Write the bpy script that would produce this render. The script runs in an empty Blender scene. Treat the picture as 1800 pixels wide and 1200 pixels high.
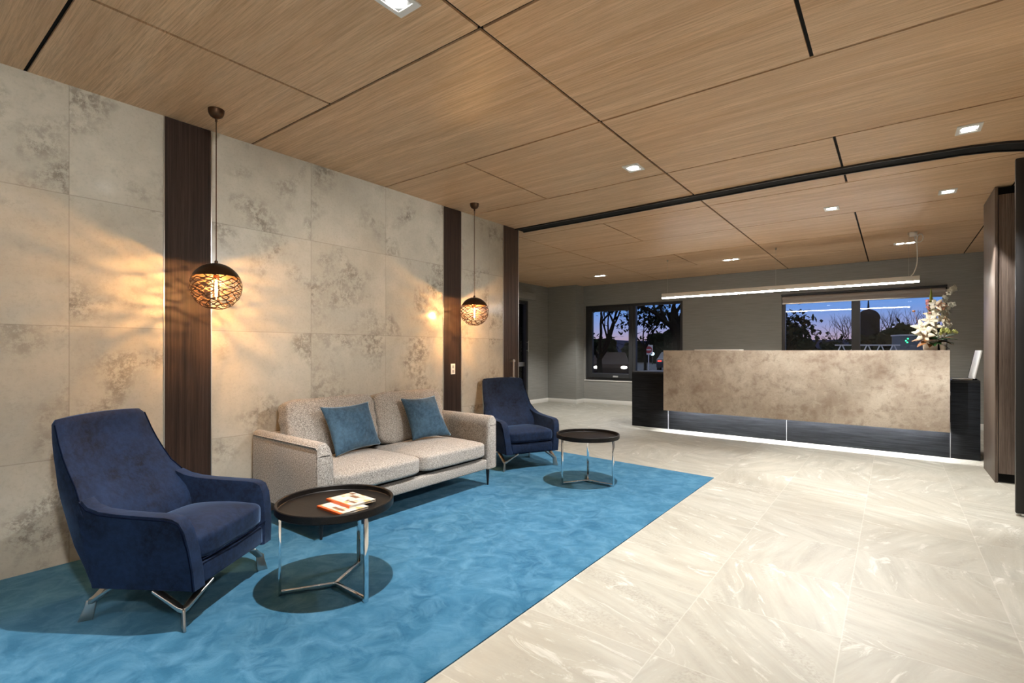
import bpy, bmesh, math, random
from mathutils import Vector, Matrix, noise

random.seed(7)
SC = bpy.context.scene
COL = SC.collection
R = math.radians
H = 2.7          # ceiling height

# ---------------------------------------------------------------- helpers
class MB:
    """collects shapes into one mesh object"""
    def __init__(self):
        self.bm = bmesh.new()
        self.mi = 0

    def _f(self, vs):
        try:
            f = self.bm.faces.new(vs)
            f.material_index = self.mi
            return f
        except ValueError:
            return None

    def poly(self, pts):
        return self._f([self.bm.verts.new(p) for p in pts])

    def box(self, lo, hi, M=None):
        c = [(lo[0], lo[1], lo[2]), (hi[0], lo[1], lo[2]), (hi[0], hi[1], lo[2]), (lo[0], hi[1], lo[2]),
             (lo[0], lo[1], hi[2]), (hi[0], lo[1], hi[2]), (hi[0], hi[1], hi[2]), (lo[0], hi[1], hi[2])]
        v = [self.bm.verts.new((M @ Vector(p)) if M else p) for p in c]
        for q in ((3, 2, 1, 0), (4, 5, 6, 7), (0, 1, 5, 4), (1, 2, 6, 5), (2, 3, 7, 6), (3, 0, 4, 7)):
            self._f([v[i] for i in q])
        return self

    def prism(self, a, b):
        """closed solid between two rings of points"""
        n = len(a)
        va = [self.bm.verts.new(p) for p in a]
        vb = [self.bm.verts.new(p) for p in b]
        self._f(list(reversed(va)))
        self._f(vb)
        for i in range(n):
            j = (i + 1) % n
            self._f([va[i], va[j], vb[j], vb[i]])
        return self

    def rings(self, rs, cap=True, closed=False):
        vs = [[self.bm.verts.new(p) for p in r] for r in rs]
        n = len(vs[0])
        m = len(vs)
        for k in range(m if closed else m - 1):
            a, b = vs[k], vs[(k + 1) % m]
            for i in range(n):
                j = (i + 1) % n
                self._f([a[i], a[j], b[j], b[i]])
        if cap and not closed:
            self._f(list(reversed(vs[0])))
            self._f(vs[-1])
        return self

    def tube(self, pts, r, n=8, cap=True):
        pts = [Vector(p) for p in pts]
        rs = r if isinstance(r, (list, tuple)) else [r] * len(pts)
        out = []
        t0 = (pts[1] - pts[0]).normalized()
        up = Vector((0, 0, 1)) if abs(t0.z) < .9 else Vector((1, 0, 0))
        u = t0.cross(up).normalized()
        for i, p in enumerate(pts):
            a = pts[max(0, i - 1)]
            b = pts[min(len(pts) - 1, i + 1)]
            t = (b - a).normalized()
            u = (u - t * u.dot(t))
            if u.length < 1e-6:
                u = t.orthogonal()
            u.normalize()
            w = t.cross(u)
            out.append([p + (u * math.cos(2 * math.pi * k / n) + w * math.sin(2 * math.pi * k / n)) * rs[i] for k in range(n)])
        return self.rings(out, cap)

    def lathe(self, prof, c=(0, 0, 0), n=32, cap=True):
        """prof: list of (radius, z); radius 0 allowed at the ends"""
        out = []
        for r, z in prof:
            r = max(r, 1e-4)
            out.append([(c[0] + r * math.cos(2 * math.pi * k / n), c[1] + r * math.sin(2 * math.pi * k / n), c[2] + z) for k in range(n)])
        return self.rings(out, cap)

    def softbox(self, c, half, e=7.0, n=12, crown=(0, 0), wr=0.0, seed=0, fn=None):
        """rounded, crowned cushion block"""
        bm2 = bmesh.new()
        bmesh.ops.create_cube(bm2, size=2.0)
        bmesh.ops.subdivide_edges(bm2, edges=bm2.edges[:], cuts=n, use_grid_fill=True)
        vmap = {}
        for v in bm2.verts:
            p = v.co
            x, y, z = p
            m = max(abs(x), abs(y), abs(z))
            nrm = (abs(x) ** e + abs(y) ** e + abs(z) ** e) ** (1 / e)
            s = m / nrm
            q = Vector((x * s * half[0], y * s * half[1], z * s * half[2]))
            k = max(0, (1 - x * x)) * max(0, (1 - y * y))
            if z > 0:
                q.z += crown[0] * k * z
            else:
                q.z += crown[1] * k * z
            if wr:
                q += noise.noise_vector(q * 9 + Vector((seed, seed * 2, 0))) * wr
            if fn:
                q = fn(q)
            vmap[v.index] = self.bm.verts.new(q + Vector(c))
        for f in bm2.faces:
            self._f([vmap[v.index] for v in f.verts])
        bm2.free()
        return self

    def build(self, name, mats, parent=None, smooth=False, bevel=0, seg=3, loc=None, rot=None, subsurf=0, angle=35):
        me = bpy.data.meshes.new(name)
        bmesh.ops.recalc_face_normals(self.bm, faces=self.bm.faces[:])
        self.bm.to_mesh(me)
        self.bm.free()
        o = bpy.data.objects.new(name, me)
        COL.objects.link(o)
        if not isinstance(mats, (list, tuple)):
            mats = [mats]
        for m in mats:
            me.materials.append(m)
        if parent:
            o.parent = parent
        if loc:
            o.location = loc
        if rot:
            o.rotation_euler = rot
        if smooth:
            for p in me.polygons:
                p.use_smooth = True
            if angle < 180:
                me.set_sharp_from_angle(angle=R(angle))
        if bevel:
            b = o.modifiers.new('bevel', 'BEVEL')
            b.width = bevel
            b.segments = seg
            b.limit_method = 'ANGLE'
            b.angle_limit = R(30)
            b.harden_normals = False
            for p in me.polygons:
                p.use_smooth = True
            if not smooth:
                me.set_sharp_from_angle(angle=R(180))
        if subsurf:
            s = o.modifiers.new('sub', 'SUBSURF')
            s.levels = s.render_levels = subsurf
        return o


def tag(o, label=None, cat=None, group=None, kind=None):
    if label: o['label'] = label
    if cat: o['category'] = cat
    if group: o['group'] = group
    if kind: o['kind'] = kind
    return o


def thing(name, label, cat, loc=(0, 0, 0), rz=0, group=None):
    o = bpy.data.objects.new(name, None)
    COL.objects.link(o)
    o.empty_display_size = .1
    o.location = loc
    o.rotation_euler = (0, 0, rz)
    return tag(o, label, cat, group)


def dup(root, loc, rz, label, group=None):
    r = root.copy()
    COL.objects.link(r)
    r.location = loc
    r.rotation_euler = (0, 0, rz)
    r['label'] = label
    if group: r['group'] = group
    for ch in list(root.children):
        c = ch.copy()
        COL.objects.link(c)
        c.parent = r
        for g in ch.children:
            d = g.copy()
            COL.objects.link(d)
            d.parent = c
    return r


# ---------------------------------------------------------------- materials
class NT:
    def __init__(self, name):
        self.m = bpy.data.materials.new(name)
        self.m.use_nodes = True
        self.t = self.m.node_tree
        self.b = self.t.nodes['Principled BSDF']
        self.tc = None

    def coord(self):
        if not self.tc:
            self.tc = self.t.nodes.new('ShaderNodeTexCoord')
        return self.tc.outputs['Object']

    def n(self, typ, props=None, **ins):
        nd = self.t.nodes.new(typ)
        for k, v in (props or {}).items():
            setattr(nd, k, v)
        for k, v in ins.items():
            self.set(nd, int(k[1:]) if k[0] == '_' and k[1:].isdigit() else k.replace('_', ' '), v)
        return nd

    def set(self, nd, key, v):
        s = nd.inputs[key]
        if isinstance(v, bpy.types.NodeSocket):
            self.t.links.new(v, s)
        else:
            s.default_value = v

    def math(self, op, a, b=0.0, c=None):
        nd = self.n('ShaderNodeMath', {'operation': op}, _0=a, _1=b)
        if c is not None:
            self.set(nd, 2, c)
        return nd.outputs[0]

    def vmath(self, op, a, b=(0, 0, 0)):
        return self.n('ShaderNodeVectorMath', {'operation': op}, _0=a, _1=b).outputs[0]

    def mapping(self, vec, scale=(1, 1, 1), rot=(0, 0, 0), loc=(0, 0, 0)):
        return self.n('ShaderNodeMapping', None, Vector=vec, Scale=scale, Rotation=rot, Location=loc).outputs[0]

    def noise(self, vec, scale, detail=4, rough=.55, dist=0.0):
        return self.n('ShaderNodeTexNoise', None, Vector=vec, Scale=scale, Detail=detail, Roughness=rough, Distortion=dist).outputs['Fac']

    def ramp(self, fac, stops, interp='LINEAR'):
        nd = self.t.nodes.new('ShaderNodeValToRGB')
        nd.color_ramp.interpolation = interp
        els = nd.color_ramp.elements
        while len(els) < len(stops):
            els.new(.5)
        for e, (p, c) in zip(els, stops):
            e.position = p
            e.color = (c, c, c, 1) if not isinstance(c, (tuple, list)) else (*c[:3], 1)
        self.t.links.new(fac, nd.inputs['Fac'])
        return nd.outputs['Color']

    def mix(self, fac, a, b, blend='MIX'):
        nd = self.t.nodes.new('ShaderNodeMix')
        nd.data_type = 'RGBA'
        nd.blend_type = blend
        for idx, v in ((0, fac), (6, a), (7, b)):
            if isinstance(v, bpy.types.NodeSocket):
                self.t.links.new(v, nd.inputs[idx])
            else:
                nd.inputs[idx].default_value = v if idx == 0 else (*v[:3], 1)
        return nd.outputs[2]

    def bump(self, h, strength=.3, dist=.002):
        nd = self.n('ShaderNodeBump', None, Strength=strength, Distance=dist, Height=h)
        self.t.links.new(nd.outputs[0], self.b.inputs['Normal'])

    def P(self, **k):
        for a, v in k.items():
            key = a.replace('_', ' ')
            if isinstance(v, tuple) and len(v) == 3:
                v = (*v, 1)
            self.set(self.b, key, v)
        return self


def plain(name, col, rough=.5, metal=0.0, spec=.5, **k):
    t = NT(name)
    t.P(Base_Color=col, Roughness=rough, Metallic=metal, **k)
    t.b.inputs['Specular IOR Level'].default_value = spec
    nz = t.noise(t.coord(), 60, 3)
    t.set(t.b, 'Roughness', t.math('ADD', t.math('MULTIPLY', nz, .08), max(rough - .04, 0)))
    return t.m


def emit(name, col, s):
    t = NT(name)
    t.P(Base_Color=(0, 0, 0), Emission_Color=col, Emission_Strength=s)
    return t.m


def tile_vec(t, size, off, axes):
    """per-tile random value and joint mask on the two axes (object space)"""
    sep = t.n('ShaderNodeSeparateXYZ', None, Vector=t.coord())
    ids, ds = [], []
    for a, s, o in zip(axes, size, off):
        q = t.math('DIVIDE', t.math('SUBTRACT', sep.outputs[a], o), s)
        ids.append(t.math('FLOOR', q))
        fr = t.math('FRACT', q)
        ds.append(t.math('MULTIPLY', t.math('MINIMUM', fr, t.math('SUBTRACT', 1.0, fr)), s))
    d = t.math('MINIMUM', ds[0], ds[1])
    cid = t.n('ShaderNodeCombineXYZ', None, X=ids[0], Y=ids[1])
    wn = t.n('ShaderNodeTexWhiteNoise', {'noise_dimensions': '3D'}, Vector=cid.outputs[0])
    return wn, d


def m_concrete():
    t = NT('concrete_look_tile')
    wn, d = tile_vec(t, (.742, .742), (.0225, .598), ('Y', 'Z'))
    v = t.vmath('ADD', t.coord(), t.n('ShaderNodeVectorMath', {'operation': 'SCALE'}, _0=wn.outputs['Color'], Scale=9.0).outputs[0])
    big = t.noise(v, 1.6, 6, .6)
    mid = t.noise(v, 7, 6, .65)
    fine = t.noise(v, 55, 5, .7)
    c = t.mix(t.ramp(big, [(.3, 0), (.7, 1)]), (.445, .41, .34), (.56, .52, .437))
    c = t.mix(t.math('MULTIPLY', t.ramp(mid, [(.25, 1), (.7, 0)]), .38), c, (.31, .285, .24))
    stain = t.math('MULTIPLY', t.ramp(t.noise(v, 2.1, 3, .55, .5), [(.50, 0), (.66, 1)]), t.ramp(t.noise(v, 19, 8, .8), [(.45, 0), (.56, 1)]))
    c = t.mix(t.math('MULTIPLY', stain, .68), c, (.13, .11, .088))
    c = t.mix(t.math('MULTIPLY', t.ramp(fine, [(.35, 1), (.5, 0)]), .14), c, (.2, .18, .15))
    joint = t.ramp(d, [(.0012, 1), (.003, 0)])
    c = t.mix(t.math('MULTIPLY', joint, .45), c, (.16, .14, .11))
    t.P(Base_Color=c)
    t.set(t.b, 'Roughness', t.math('ADD', t.math('MULTIPLY', mid, .15), .07))
    t.b.inputs['Specular IOR Level'].default_value = .45
    return t.m


def m_floor():
    t = NT('sandstone_floor_tile')
    wn, d = tile_vec(t, (.587, .587), (2.366, 3.10), ('X', 'Y'))
    sep = t.n('ShaderNodeSeparateColor', None, Color=wn.outputs['Color'])
    off = t.n('ShaderNodeVectorMath', {'operation': 'SCALE'}, _0=wn.outputs['Color'], Scale=11.0).outputs[0]
    v = t.vmath('ADD', t.coord(), off)
    ang = t.math('ADD', t.math('MULTIPLY', sep.outputs[0], .9), t.math('MULTIPLY', t.math('ROUND', sep.outputs[1]), 1.2))
    rot = t.n('ShaderNodeVectorRotate', {'rotation_type': 'Z_AXIS'}, Vector=v, Angle=ang).outputs[0]
    st = t.mapping(rot, (1.1, 6.5, 1))
    streak = t.noise(st, 1.5, 7, .62, .5)
    cloud = t.noise(v, 2.2, 6, .6)
    fine = t.noise(v, 70, 4, .7)
    c = t.mix(t.ramp(streak, [(.3, 0), (.72, 1)]), (.265, .254, .212), (.44, .43, .375))
    c = t.mix(t.math('MULTIPLY', t.ramp(cloud, [(.4, 0), (.65, 1)]), .45), c, (.33, .297, .235))
    vein = t.ramp(t.noise(t.mapping(rot, (1.5, 4.5, 1)), 2.3, 8, .7, 1.2), [(.57, 0), (.66, 1)])
    c = t.mix(t.math('MULTIPLY', vein, .7), c, (.60, .59, .54))
    dk = t.math('MULTIPLY', t.ramp(t.noise(st, 1.1, 4, .5), [(.54, 0), (.66, 1)]), t.ramp(fine, [(.45, 0), (.62, 1)]))
    c = t.mix(t.math('MULTIPLY', dk, .5), c, (.20, .18, .145))
    c = t.mix(t.math('MULTIPLY', sep.outputs[2], .3), c, (.27, .255, .21))
    joint = t.ramp(d, [(.0015, 1), (.003, 0)])
    c = t.mix(t.math('MULTIPLY', joint, .3), c, (.60, .58, .53))
    t.P(Base_Color=c)
    t.set(t.b, 'Roughness', t.math('ADD', t.math('MULTIPLY', fine, .2), .36))
    t.bump(t.math('ADD', streak, t.math('MULTIPLY', fine, .3)), .18, .003)
    return t.m


def m_oak():
    t = NT('oak_laminate')
    co = t.coord()
    sep = t.n('ShaderNodeSeparateXYZ', None, Vector=co)
    row = t.math('FLOOR', t.math('DIVIDE', sep.outputs['Y'], .2))
    wn = t.n('ShaderNodeTexWhiteNoise', {'noise_dimensions': '1D'}, W=row)
    v = t.vmath('ADD', co, t.n('ShaderNodeVectorMath', {'operation': 'SCALE'}, _0=wn.outputs['Color'], Scale=13.0).outputs[0])
    band = t.noise(t.mapping(v, (.35, 7, 1)), 1.6, 3, .5, .3)
    grain = t.noise(t.mapping(v, (1.4, 45, 1)), 2.0, 7, .68, .6)
    pore = t.noise(t.mapping(v, (5, 190, 1)), 2.0, 4, .7)
    c = t.mix(t.ramp(band, [(.3, 0), (.7, 1)]), (.62, .390, .212), (.80, .555, .345))
    c = t.mix(t.math('MULTIPLY', t.ramp(grain, [(.36, 1), (.58, 0)]), .68), c, (.41, .24, .125))
    c = t.mix(t.math('MULTIPLY', t.ramp(pore, [(.36, 1), (.5, 0)]), .38), c, (.27, .145, .072))
    c = t.mix(t.math('MULTIPLY', wn.outputs['Value'], .22), c, (.62, .43, .28))
    fr = t.math('FRACT', t.math('DIVIDE', sep.outputs['Y'], .2))
    c = t.mix(t.math('MULTIPLY', t.ramp(fr, [(.0, 1), (.018, 0)]), .35), c, (.70, .52, .36))
    t.P(Base_Color=c, Roughness=.42)
    t.b.inputs['Specular IOR Level'].default_value = .35
    t.bump(grain, .06, .001)
    return t.m


def m_darkwood(name, a, b, axis='Z', rough=.42):
    t = NT(name)
    sc = {'Z': (60, 60, .8), 'X': (.8, 60, 60)}[axis]
    sc2 = {'Z': (260, 260, 4), 'X': (4, 260, 260)}[axis]
    g = t.noise(t.mapping(t.coord(), sc), 1.0, 5, .6, .2)
    f = t.noise(t.mapping(t.coord(), sc2), 1.0, 3, .7)
    c = t.mix(t.ramp(g, [(.3, 0), (.7, 1)]), a, b)
    c = t.mix(t.math('MULTIPLY', t.ramp(f, [(.4, 1), (.55, 0)]), .5), c, tuple(x * .45 for x in a))
    t.P(Base_Color=c, Roughness=rough)
    t.b.inputs['Specular IOR Level'].default_value = .22
    t.bump(f, .12, .001)
    return t.m


def m_carpet():
    t = NT('blue_cut_pile_carpet')
    co = t.coord()
    a = t.noise(co, 3.6, 6, .62, 1.0)
    b = t.noise(co, 8.0, 6, .66, .8)
    f = t.noise(co, 420, 2, .6)
    c = t.mix(t.ramp(a, [(.32, 0), (.68, 1)]), (.017, .090, .168), (.044, .156, .262))
    c = t.mix(t.math('MULTIPLY', t.ramp(b, [(.42, 0), (.68, 1)]), .7), c, (.105, .255, .385))
    c = t.mix(t.math('MULTIPLY', f, .35), c, (.012, .085, .165))
    t.P(Base_Color=c, Roughness=.95, Sheen_Weight=.25, Sheen_Roughness=.5, Sheen_Tint=(.35, .65, .9))
    t.b.inputs['Specular IOR Level'].default_value = .1
    t.bump(t.math('ADD', f, t.math('MULTIPLY', b, 1.5)), .5, .004)
    return t.m


def m_velvet(name, dark, mid, sheen, sw=.9, scale=5.0):
    t = NT(name)
    co = t.coord()
    a = t.noise(co, scale, 5, .65, .6)
    b = t.noise(co, 38, 4, .7)
    c = t.mix(t.ramp(a, [(.32, 0), (.7, 1)]), dark, mid)
    c = t.mix(t.math('MULTIPLY', t.ramp(b, [(.4, 0), (.62, 1)]), .4), c, tuple(x * 1.5 for x in mid))
    t.P(Base_Color=c, Roughness=.8, Sheen_Weight=sw, Sheen_Roughness=.32, Sheen_Tint=sheen)
    t.b.inputs['Specular IOR Level'].default_value = .2
    t.bump(t.math('ADD', a, t.math('MULTIPLY', b, .4)), .12, .01)
    return t.m


def m_weave():
    t = NT('taupe_woven_fabric')
    co = t.coord()
    w1 = t.noise(t.mapping(co, (330, 110, 330)), 1, 2, .6)
    w2 = t.noise(t.mapping(co, (110, 330, 130)), 1, 2, .6)
    big = t.noise(co, 4, 4, .6)
    s = t.math('MULTIPLY', t.math('ADD', w1, w2), .5)
    c = t.ramp(s, [(.39, (.092, .082, .074)), (.5, (.285, .260, .235)), (.61, (.49, .46, .42))])
    c = t.mix(t.math('MULTIPLY', t.ramp(big, [(.35, 0), (.7, 1)]), .12), c, (.46, .41, .36))
    t.P(Base_Color=c, Roughness=.9, Sheen_Weight=.15)
    t.b.inputs['Specular IOR Level'].default_value = .15
    t.bump(s, .55, .003)
    return t.m


def m_wallpaper():
    t = NT('grey_textured_wallcovering')
    co = t.coord()
    a = t.noise(t.mapping(co, (3, 3, 90)), 1.0, 4, .6, .2)
    b = t.noise(co, 1.4, 3)
    c = t.mix(t.ramp(a, [(.3, 0), (.7, 1)]), (.215, .214, .198), (.285, .284, .264))
    c = t.mix(t.math('MULTIPLY', b, .15), c, (.22, .215, .20))
    t.P(Base_Color=c, Roughness=.75)
    t.bump(a, .25, .002)
    return t.m


def m_stone():
    t = NT('beige_stone_laminate')
    co = t.coord()
    a = t.noise(co, 2.0, 6, .62, .5)
    b = t.noise(co, 9, 7, .68, .3)
    f = t.noise(co, 45, 5, .7)
    c = t.mix(t.ramp(a, [(.32, 0), (.68, 1)]), (.375, .30, .232), (.54, .475, .385))
    c = t.mix(t.math('MULTIPLY', t.ramp(b, [(.34, 1), (.5, 0)]), .6), c, (.235, .165, .12))
    c = t.mix(t.math('MULTIPLY', t.ramp(b, [(.55, 0), (.7, 1)]), .5), c, (.64, .58, .48))
    c = t.mix(t.math('MULTIPLY', t.ramp(f, [(.33, 1), (.45, 0)]), .35), c, (.17, .12, .09))
    t.P(Base_Color=c, Roughness=.45)
    return t.m


def m_blackgrain():
    t = NT('black_grained_board')
    co = t.coord()
    g = t.noise(t.mapping(co, (3, 30, 60)), 1.0, 5, .65, .4)
    c = t.mix(t.ramp(g, [(.35, 0), (.7, 1)]), (.006, .0065, .008), (.020, .022, .026))
    t.P(Base_Color=c, Roughness=.5)
    t.b.inputs['Specular IOR Level'].default_value = .12
    t.bump(g, .4, .003)
    return t.m


def m_glass(name, tint=(1, 1, 1), ior=1.5):
    t = NT(name)
    nt = t.t
    tr = nt.nodes.new('ShaderNodeBsdfTransparent')
    tr.inputs[0].default_value = (*tint, 1)
    gl = nt.nodes.new('ShaderNodeBsdfGlossy')
    gl.inputs['Roughness'].default_value = .0
    fr = nt.nodes.new('ShaderNodeFresnel')
    fr.inputs['IOR'].default_value = ior
    mx = nt.nodes.new('ShaderNodeMixShader')
    nt.links.new(fr.outputs[0], mx.inputs[0])
    nt.links.new(tr.outputs[0], mx.inputs[1])
    nt.links.new(gl.outputs[0], mx.inputs[2])
    nt.links.new(mx.outputs[0], nt.nodes['Material Output'].inputs[0])
    nt.nodes.remove(t.b)
    return t.m


def m_leaf(name, a, b, rough=.45):
    t = NT(name)
    if rough >= .8: t.b.inputs['Specular IOR Level'].default_value = 0.0
    n_ = t.noise(t.coord(), 30, 3)
    t.P(Base_Color=t.mix(n_, a, b), Roughness=rough)
    return t.m


CONC = m_concrete(); FLOOR = m_floor(); OAK = m_oak(); CARPET = m_carpet()
DARKWOOD = m_darkwood('dark_brown_timber', (.015, .0085, .0065), (.056, .033, .024), rough=.55)
BROWNWOOD = m_darkwood('brown_oak_veneer', (.040, .024, .018), (.115, .075, .055), rough=.4)
GREYWOOD = m_darkwood('grey_brown_veneer', (.085, .062, .051), (.195, .152, .126), rough=.4)
TRAYWOOD = m_darkwood('black_stained_ash', (.006, .005, .0045), (.019, .015, .013), 'X', .42)
NAVY = m_velvet('navy_velvet', (.0011, .0027, .0090), (.0075, .0185, .052), (.30, .50, .88), .5)
STEELBLUE = m_velvet('steel_blue_velvet', (.016, .036, .062), (.050, .100, .150), (.6, .8, 1.0), .75, 3.2)
WEAVE = m_weave(); PAPER = m_wallpaper(); STONE = m_stone(); BLACKG = m_blackgrain()
SEAM = plain('navy_piping', (.003, .006, .018), .9, 0, .05)
CHROME = plain('polished_chrome', (.82, .83, .84), .07, 1.0)
NICKEL = plain('brushed_nickel', (.50, .48, .45), .34, 1.0)
BRONZE = plain('dark_bronze_metal', (.075, .040, .022), .42, .85)
COPPER = plain('copper_socket', (.75, .30, .12), .3, 1.0)
BLACK = plain('black_powdercoat', (.010, .010, .011), .42)
MATTEBLACK = plain('matte_black', (.006, .006, .006), .8, 0, .2)
CHARFRAME = plain('charcoal_window_frame', (.028, .029, .032), .38)
WHITE = plain('white_paint', (.80, .79, .76), .4)
TRIMW = plain('white_skirting', (.74, .73, .69), .45)
ALU = plain('satin_aluminium', (.62, .61, .58), .3, 1.0)
GREYP = plain('grey_plastic', (.42, .42, .42), .4)
BLIND = plain('beige_blind_fabric', (.34, .30, .27), .8)
PLAST = plain('pale_plaster', (.74, .72, .68), .7)
CERAM = plain('white_ceramic', (.75, .72, .66), .25)
GLASS = m_glass('window_glass', (.97, .98, .98), 1.5)
DGLASS = m_glass('smoked_glass', (.5, .52, .54), 1.55)
LAMPW = emit('lamp_white', (1.0, .97, .92), 30)
LEDW = emit('led_white', (1.0, .96, .90), 42.0)
STRIP = emit('led_strip_white', (.92, .96, 1.0), 400.0)
BULB = emit('amber_filament', (1.0, .55, .22), 420.0)
BGLASS = m_glass('bulb_glass', (1.0, .88, .66), 1.3)

# ---------------------------------------------------------------- camera
cam_d = bpy.data.cameras.new('camera')
cam = bpy.data.objects.new('camera', cam_d)
COL.objects.link(cam)
cam_d.sensor_width = 36
cam_d.lens = 36 * 886.8 / 1800
cam_d.shift_y = 16.56 / 1800
cam_d.clip_start = .05
cam_d.clip_end = 2000
cam.location = (3.713, 0, 1.2)
cam.rotation_euler = (R(90), 0, .6473)
SC.camera = cam

# ---------------------------------------------------------------- setting
def struct(name, mb, mats, **k):
    return tag(mb.build(name, mats, **k), kind='structure')

YB = 10.37       # inner face of the far wall
XL = -2.80       # inner face of the far left wall
XR = 5.90
YS = -2.40

m = MB(); m.box((XL - .3, YS - .2, -.12), (XR + .2, YB + .25, 0))
struct('floor', m, FLOOR)
# carpet: a mesh sheet with a little thickness, laid to the left wall
m = MB()
cp = [(0.0, YS), (2.362, YS), (2.362, 4.946), (0.0, 5.175)]
m.prism([(x, y, .0005) for x, y in cp], [(x, y, .006) for x, y in cp])
tag(m.build('carpet', CARPET), 'bright blue mottled carpet inset along the concrete tile wall', 'carpet')

# ceiling: oak panels with black shadow gaps
m = MB()
rows = [(.585 + 1.2 * k, .585 + 1.2 * (k + 1)) for k in range(-3, 9)]
m.mi = 1
m.box((XL - .3, YS - .2, H + .012), (XR + .2, YB + .25, H + .15))
m.mi = 0
for k, (a, b) in zip(range(-3, 9), rows):
    a2, b2 = max(a, YS), min(b, YB)
    if b2 <= a2: continue
    cont = [-2.62, -.215, 2.18, 4.58]
    xs = cont + ([-1.415 + 0 if False else .982] if k % 2 == 0 else [3.381, -1.30])
    if k >= 6 and k % 2 == 0: xs.append(3.381)
    xs = sorted(xs)
    xs = [XL] + [x for x in xs if XL < x < XR] + [XR]
    g = .009
    gy = .0075 if a > 4 else .009
    for x0, x1 in zip(xs[:-1], xs[1:]):
        m.box((x0 + (g if x0 > XL else 0), a2 + gy, H), (x1 - (g if x1 < XR else 0), b2 - gy, H + .02))
struct('ceiling', m, [OAK, MATTEBLACK])

# left wall of concrete-look tiles, dark timber uprights let into it
m = MB(); m.box((-.12, YS, 0), (0, 4.732, H))
struct('wall_left', m, CONC)
def upright(name, y0, y1):
    mm = MB(); mm.box((0, y0, 0), (.004, y1, H - .002))
    o = struct(name, mm, DARKWOOD)
    e = MB()
    for y in (y0, y1):
        e.box((0, y - .003, 0), (.006, y + .003, H - .002))
    e.build('edge_strip', ALU, o)
    return o
upright('trim_1', 1.228, 1.507)
upright('trim_2', 3.732, 4.000)
m = MB(); m.box((-.12, 4.732, 0), (.004, 5.035, H))
o3 = struct('door_1', m, BROWNWOOD)
e = MB(); e.box((-.12, 5.035, 0), (.006, 5.043, H - .002)); e.box((0, 4.729, 0), (.006, 4.735, H - .002)); e.build('edge_strip', ALU, o3)
hd = MB()
hd.tube([(.052, 4.875, .60), (.052, 4.875, 1.10)], .011, 12)
for z in (.62, .872, 1.079):
    hd.box((.004, 4.855, z - .013), (.062, 4.895, z + .013))
hd.build('door_handle', ALU, o3, smooth=True)
# wall return and far-left room
m = MB(); m.box((XL, 4.90, 0), (-.12, 5.03, H)); struct('wall_return', m, PAPER)
# far left wall with the glazed door opening
DY0, DY1, DZ = 8.42, 9.19, 2.31
m = MB()
m.box((XL - .2, 4.90, 0), (XL, DY0, H)); m.box((XL - .2, DY1, 0), (XL, YB + .2, H)); m.box((XL - .2, DY0, DZ), (XL, DY1, H))
struct('wall_far_left', m, PAPER)
m = MB()
W_ = .07
m.box((XL - .12, DY0, 0), (XL + .01, DY0 + W_, DZ)); m.box((XL - .12, DY1 - W_, 0), (XL + .01, DY1, DZ))
m.box((XL - .12, DY0 + W_, DZ - W_), (XL + .01, DY1 - W_, DZ)); m.box((XL - .12, DY0 + W_, 0), (XL + .01, DY1 - W_, .12))
d2 = struct('door_2', m, CHARFRAME)
g = MB(); g.box((XL - .06, DY0 + W_, .12), (XL - .05, DY1 - W_, DZ - W_)); g.build('door_glass', GLASS, d2)
g = MB(); g.box((XL - .075, DY0 + W_, .86), (XL - .03, DY1 - W_, .95)); g.build('middle_rail', ALU, d2)
g = MB(); g.tube([(XL + .05, DY1 - .04, 1.18), (XL + .05, DY1 - .04, 1.42)], .010, 10); g.box((XL + .01, DY1 - .05, 1.20), (XL + .05, DY1 - .03, 1.22)); g.box((XL + .01, DY1 - .05, 1.38), (XL + .05, DY1 - .03, 1.40)); g.build('door_handle', ALU, d2)
m = MB(); m.box((XL, 8.30, 2.345), (XL + .09, 9.385, 2.50))
tag(m.build('door_head_box', PAPER, bevel=.006), 'grey box casing above the far glazed door', 'box casing')
# boxed-out corner
m = MB(); m.box((XL, 10.02, 0), (-2.035, YB, H)); struct('wall_column', m, PAPER)
# far wall with two window openings
WX = [(-1.991, .262), (2.077, 4.385)]
WZ = [(.536, 2.236), (1.15, 2.236)]
m = MB()
T_ = .18
m.box((XL, YB, 0), (WX[0][0], YB + T_, H)); m.box((WX[0][1], YB, 0), (WX[1][0], YB + T_, H)); m.box((WX[1][1], YB, 0), (XR, YB + T_, H))
for (a, b), (c, d) in zip(WX, WZ):
    m.box((a, YB, 0), (b, YB + T_, c)); m.box((a, YB, d), (b, YB + T_, H))
struct('wall_back', m, PAPER)
m = MB(); m.box((XR, YS - .2, 0), (XR + .15, YB + T_, H)); struct('wall_right', m, PLAST)
m = MB(); m.box((-.12, YS - .15, 0), (XR, YS, H)); struct('wall_front', m, PLAST)
# skirting
def skirt(name, lo, hi):
    mm = MB(); mm.box(lo, hi); return struct(name, mm, TRIMW, bevel=.004)
skirt('baseboard_left', (XL, DY1 + .01, 0), (XL + .015, 10.02, .095))
skirt('baseboard_column', (XL + .015, 10.005, 0), (-2.02, 10.02, .095))
skirt('baseboard_column_side', (-2.035, 10.02, 0), (-2.02, YB, .095))
skirt('baseboard_back', (-2.02, YB - .015, 0), (5.2, YB, .095))
skirt('baseboard_right', (XR - .015, YS, 0), (XR, YB, .095))

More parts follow.
